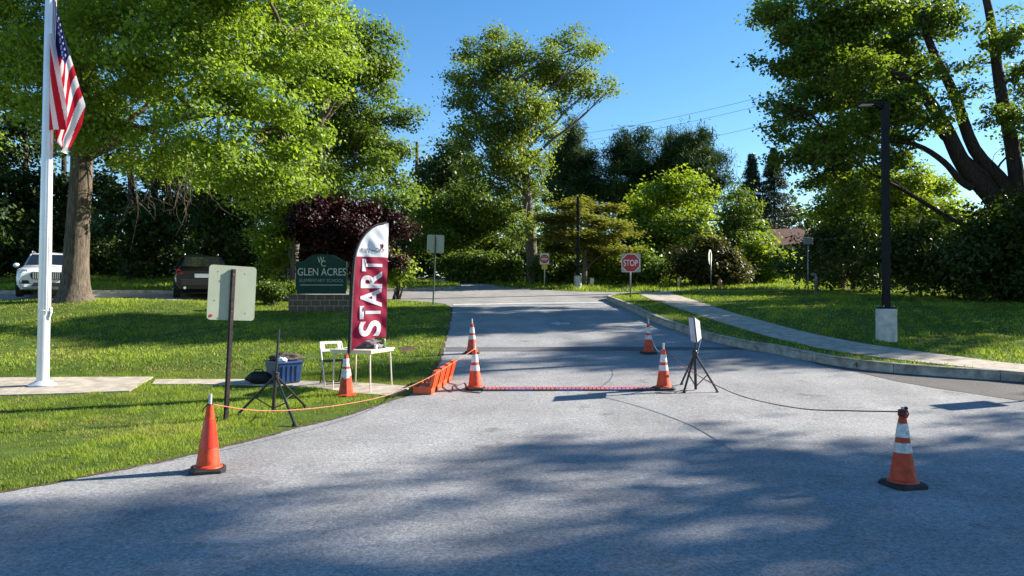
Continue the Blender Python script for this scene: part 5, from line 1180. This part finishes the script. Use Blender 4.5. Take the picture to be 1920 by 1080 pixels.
text_mesh('lettering', 'GLEN ACRES', M['gold'], sc, (X(561), X(649), Z(517.5), Z(503.5)), -.153, .01); text_mesh('lettering', 'ELEMENTARY SCHOOL', M['grey_letter'], sc, (X(564.5), X(645), Z(529.5), Z(523.5)), -.153, .008)
text_mesh('emblem_letter', 'W', M['gold'], sc, (X(597), X(609), Z(494), Z(482.5)), -.153, .01); text_mesh('emblem_letter', 'C', M['gold'], sc, (X(603.5), X(612), Z(500.5), Z(489.5)), -.166, .01)
MB().box(((X(565) + X(644)) / 2, -.157, Z(535)), (X(644) - X(565), .008, 1.1 * ss)).build('rule', M['gold'], sc)
# --- lamp posts
def lamp(label, base, px_h, sc_, arm=True, w=.115, fw=.27, fh=.86):
    o = thing('lamp_post', label, 'lamp post', base, 0, 'dark lamp posts on concrete footings'); Hh = px_h
    MB().lathe([(fw, -.25), (fw, fh - .02), (fw - .02, fh)], 20).build('footing', M['footing'], o, smooth=True, auto=.6)
    pl_ = MB().box((0, 0, fh + .022), (.34, .34, .04)).build('base_plate', M['lamp_black'], o, bevel=.006)
    for sx in (-1, 1):
        for sy in (-1, 1): MB().lathe([(.018, 0), (.018, .05)], 8, c=(sx * .13, sy * .13, fh + .043)).build('bolt', M['steel_grey'], pl_)
    MB().box((0, 0, (fh + .04 + Hh) / 2), (w, w, Hh - fh - .044)).build('mast', M['lamp_black'], o, bevel=.012)
    if arm:
        MB().tube([(-w / 2 - .002, 0, Hh - .16), (-.20, 0, Hh - .07), (-.34, 0, Hh - .05)], [.06, .055, .05], 8).build('arm', M['lamp_black'], o, smooth=True)
        h_ = MB().box((-.46, 0, Hh - .045), (.40, .26, .07)).build('lamp_head', M['lamp_black'], o, bevel=.02); MB().box((-.48, 0, Hh - .083), (.30, .20, .006)).build('lens', M['sign_white'], h_)
    return o
l1 = gp(1662, 639, .19); ls = l1.y / F
lamp('near black lamp post with a short arm on a round footing in the right lawn', l1, (639 - 190) * ls, ls, fw=18.5 * ls, fh=60 * ls, w=11.5 * ls)
l2 = gat(1083.5, 40.5); ls = l2.y / F
lamp('far slim lamp post on a pale footing in front of the dogwood', l2, (543 - 370) * ls, ls, arm=False, fw=6.8 * ls, fh=24 * ls, w=4.6 * ls)
# --- utility poles and wires
def upole(label, px, ytop, D, r=.16, arm=True):
    b = gat(px, D); t = at(px, ytop, D); o = thing('utility_pole', label, 'utility pole', b, 0, 'wooden utility poles'); h = t.z - b.z
    MB().tube([(0, 0, -.2), (.02, 0, h * .5), (.06, 0, h)], [r * 1.1, r, r * .75], 12).build('pole', M['wood_pole'], o, smooth=True, auto=.8)
    if arm: MB().box((.06, -.14, h - .5), (1.9, .09, .11)).build('crossarm', M['wood_pole'], o)
    for x in ((-.85, -.4, .5, .95) if arm else ()): MB().lathe([(.03, 0), (.05, .03), (.035, .06), (.05, .09), (.02, .12)], 10, c=(x, -.14, h - .442)).build('insulator', M['steel_grey'], o)
    return o, b, h
u1, u1b, u1h = upole('distant utility pole against the sky left of the tall centre tree', 780, 266, 62, arm=False); u2, u2b, u2h = upole('brown utility pole among the leaves left of the near lamp post', 1578, 132, 40, .2)
def wire(label, a, b, sag, r=.014):
    pts = [Vector(a).lerp(Vector(b), t) - Vector((0, 0, sag * 4 * t * (1 - t))) for t in np.linspace(0, 1, 25)]; o = pts[0].copy()
    tag(MB().tube([p - o for p in pts], r, 5).build('wire', M['wire'], None, smooth=True, loc=o), label, 'wire', 'overhead wires')
A, B = u1b + Vector((0, -.14, u1h)), u2b + Vector((0, -.14, u2h)); far = Vector((34, 30, u2b.z + u2h + .5))
for k, (lb, dz, sg_, r_) in enumerate([('topmost overhead wire crossing the open sky', -.3, 1.1, .010), ('second overhead wire just under the topmost one', -.75, 1.15, .010), ('third, lower thin overhead wire across the sky', -1.9, 1.2, .010),
                                       ('thick black cable bundle crossing in front of the trees', -7.6, 1.2, .032), ('thinner black cable below the thick bundle', -8.2, 1.3, .020)]):
    d_ = dz if k < 3 else dz; wire(lb, A + Vector((0, 0, dz if k < 3 else -4.6 - .5 * (k - 3))), B + Vector((0, 0, d_)), sg_, r_)
for k, (lb, dz, r_) in enumerate([('upper wire running right from the brown utility pole', -.4, .014), ('second wire running right from the brown utility pole', -1.2, .014), ('thick cable running right from the brown utility pole behind the leaves', -7.6, .04)]):
    wire(lb, B + Vector((0, 0, dz)), far + Vector((0, 0, dz)), .7, r_)
# --- house behind the shrubs
hb = gat(1470, 60); hs = thing('house', 'house with a brown shingle roof half hidden behind the right-hand bushes', 'house', hb, R(-20)); z1 = (at(1470, 463, 60) - hb).z; z2 = (at(1470, 429, 60) - hb).z
MB().box((0, 0, z1 / 2 - .1), (7.0, 6.0, z1 + .2)).build('wall', M['siding'], hs)
rf = MB(); e = .45; rf.add([(-3.5 - e, -3 - e, z1 - .05), (3.5 + e, -3 - e, z1 - .05), (3.5 + e, 3 + e, z1 - .05), (-3.5 - e, 3 + e, z1 - .05), (-1.2, 0, z2), (1.2, 0, z2)], [(0, 1, 5, 4), (1, 2, 5), (2, 3, 4, 5), (3, 0, 4), (3, 2, 1, 0)]); rf = rf.build('roof', M['roof'], hs)
MB().box((-.9, .9, z2 - .05), (.6, .6, 1.0)).build('chimney', M['block'], rf)
for x in (-2.2, .2, 2.3):
    wn = MB().box((x, -3.02, z1 * .55), (1.0, .08, 1.2)).build('window', M['white_trim'], hs); MB().box((x, -3.07, z1 * .55), (.84, .02, 1.04)).build('pane', M['glass'], wn)
dr = MB().box((1.25, -3.03, 1.0), (.95, .08, 2.0)).build('door', M['steel_brown'], hs); MB().blob((1.6, -3.1, 1.0), (.04, .04, .04), 0, 1, 8, 6).build('handle', M['chrome'], dr)

# --- parked cars
def suv(name, label, loc, rz, paint, front=True):
    o = thing(name, label, 'car', loc, rz, 'parked cars')       # front looks along local -y
    # stations: y, then half-profile points (half width, height) from sill to roof centre
    st = [(-2.44, [(.62, .30), (.78, .42), (.82, .62), (.78, .80), (.60, .86), (0, .90)]),
          (-2.28, [(.80, .26), (.92, .42), (.94, .68), (.90, .90), (.72, .98), (0, 1.02)]),
          (-1.80, [(.86, .24), (.97, .42), (.98, .72), (.95, .98), (.78, 1.06), (0, 1.10)]),
          (-1.05, [(.88, .24), (.97, .42), (.98, .75), (.95, 1.03), (.80, 1.12), (0, 1.17)]),
          (-.30, [(.88, .24), (.97, .42), (.98, .75), (.95, 1.06), (.66, 1.58), (0, 1.64)]),
          (.35, [(.88, .24), (.97, .42), (.98, .76), (.95, 1.08), (.68, 1.66), (0, 1.72)]),
          (1.40, [(.88, .24), (.97, .42), (.98, .78), (.95, 1.10), (.67, 1.65), (0, 1.71)]),
          (2.10, [(.86, .26), (.96, .42), (.97, .80), (.93, 1.10), (.63, 1.60), (0, 1.66)]),
          (2.34, [(.84, .30), (.94, .45), (.95, .82), (.90, 1.08), (.76, 1.16), (0, 1.20)]),
          (2.46, [(.80, .36), (.88, .48), (.90, .80), (.84, .98), (.70, 1.04), (0, 1.06)])]
    vs = []; fs = []; n = 11
    for y, h in st:
        vs += [(x, y, z) for x, z in h] + [(-x, y, z) for x, z in h[-2::-1]]
    for i in range(len(st) - 1):
        for j in range(n - 1): a = i * n + j; fs.append((a, a + 1, a + n + 1, a + n))
        fs.append((i * n + n - 1, i * n, (i + 1) * n, (i + 1) * n + n - 1))
    fs += [tuple(range(n)), tuple(range((len(st) - 1) * n, len(st) * n))]
    MB().add(vs, fs).build('body', paint, o, smooth=True, auto=.5)
    def pane(name, quad, off, m=M['glass'], parent=o, th=.012):
        q = [Vector(p) for p in quad]; nn = (q[1] - q[0]).cross(q[3] - q[0]).normalized(); c = sum(q, Vector()) / 4
        if nn.dot(c - Vector((0, c.y * .6, .9))) < 0: nn = -nn
        mb = MB(); mb.add([p + nn * off for p in q] + [p + nn * (off + th) for p in q], [(0, 1, 2, 3), (7, 6, 5, 4)] + [(i, (i + 1) % 4, (i + 1) % 4 + 4, i + 4) for i in range(4)]); return mb.build(name, m, parent)
    pane('windscreen', [(-.74, -1.0, 1.17), (.74, -1.0, 1.17), (.60, -.36, 1.575), (-.60, -.36, 1.575)], .012)
    pane('rear_window', [(-.70, 2.33, 1.20), (.70, 2.33, 1.20), (.58, 2.13, 1.58), (-.58, 2.13, 1.58)], .012)
    for s in (-1, 1):
        for y0, y1 in ((-.55, .28), (.36, 1.20), (1.28, 1.95)):
            yt0 = y0 + (.35 if y0 < -.4 else .03); pane('side_window', [(s * .935, y0, 1.10), (s * .935, y1, 1.12), (s * .70, y1 - .03, 1.58), (s * .70, yt0, 1.57)], .006)
        m_ = MB().blob((s * 1.06, -.72, 1.16), (.11, .07, .085), .05, 2, 14, 8).build('mirror', paint, o, smooth=True); MB().box((s * .98, -.70, 1.10), (.10, .04, .04)).build('mirror_arm', M['black_rubber'], m_)
        rr_ = MB().tube([(s * .60, -.15, 1.67), (s * .60, -.05, 1.735), (s * .62, .6, 1.765), (s * .60, 1.5, 1.745), (s * .60, 1.6, 1.68)], .018, 8).build('roof_rail', M['chrome'], o, smooth=True)
        for y in (-1.52, 1.46):
            w = MB().lathe([(.22, -.11), (.34, -.115), (.365, -.08), (.365, .08), (.34, .115), (.22, .11)], 28); rot = Matrix.Rotation(math.pi / 2, 3, 'Y'); w.v = [tuple(rot @ Vector(v) + Vector((s * .885, y, .365))) for v in w.v]
            we = MB().lathe([(.405, -.01), (.405, .01)], 24); we.v = [tuple(rot @ Vector(v) + Vector((s * .968, y, .40))) for v in we.v]; we.build('wheel_arch', M['black_rubber'], o)
            wo = w.build('wheel', M['tyre'], o, smooth=True, auto=.7)
            rm_ = MB(); rm_.lathe([(.21, -.02), (.23, .0), (.05, .015), (.05, .03)], 20); 
            rm_.v = [tuple(rot @ Vector((v[0], v[1], v[2] * s)) + Vector((s * .995, y, .365))) for v in rm_.v]; rm_.build('rim', M['chrome'], wo, smooth=True, auto=.7)
        hl = pane('headlight', [(s * .58, -2.40, .84), (s * .90, -2.20, .80), (s * .90, -2.18, .95), (s * .60, -2.36, .95)], .02, M['lens'])
        pane('light_strip', [(s * .64, -2.40, .885), (s * .86, -2.24, .875), (s * .86, -2.24, .90), (s * .64, -2.40, .91)], .034, M['sign_white'], hl)
        pane('tail_light', [(s * .66, 2.47, .90), (s * .90, 2.42, .92), (s * .86, 2.34, 1.12), (s * .72, 2.40, 1.07)], .015, M['taillight'])
        pane('air_intake', [(s * .52, -2.455, .46), (s * .82, -2.40, .46), (s * .84, -2.38, .60), (s * .56, -2.46, .58)], .02, M['black_rubber'])
        MB().tube([(s * .60, 2.47, .40), (s * .60, 2.50, .40)], .05, 12).build('exhaust', M['chrome'], o)
    g = MB(); g.prism([(-.46, .62), (.46, .62), (.52, .76), (.46, .88), (-.46, .88), (-.52, .76)], -2.50, -2.44); g = g.build('grille', M['black_rubber'], o)
    for x in np.linspace(-.42, .42, 15): MB().box((x, -2.507, .75), (.016, .012, .235)).build('grille_bar', M['chrome'], g)
    MB().tube([(.07 * math.cos(t), -2.515, .75 + .07 * math.sin(t)) for t in np.linspace(0, 6.283, 17)], .012, 6).build('emblem', M['chrome'], g)
    MB().prism([(-.50, .36), (.50, .36), (.40, .50), (-.40, .50)], -2.475, -2.40).build('lower_intake', M['black_rubber'], o)
    MB().tube([(-.74, -2.43, .335), (0, -2.50, .335), (.74, -2.43, .335)], .02, 8).build('skid_trim', M['chrome'], o)
    MB().box((0, 2.455, .60), (1.50, .05, .24)).build('rear_bumper', M['black_rubber'] if not front else paint, o, bevel=.02)
    MB().box((0, 2.475, .86), (.52, .02, .15)).build('number_plate', M['plate'], o)
    return o
p = gp(84, 563); suv('parked_car', 'white estate car facing the camera, half hidden by flagpole and oak trunk', (p.x - 1.2, p.y + 2.3, float(G(p.x, p.y + 1.5)) + .015), R(29), M['car_white'])
p = gp(392, 565); suv('parked_car', 'black car seen from behind, partly hidden by the bare metal sign', (p.x - 1.25, p.y + 2.2, float(G(p.x, p.y + 1.5)) + .015), R(204), M['car_black'], False)
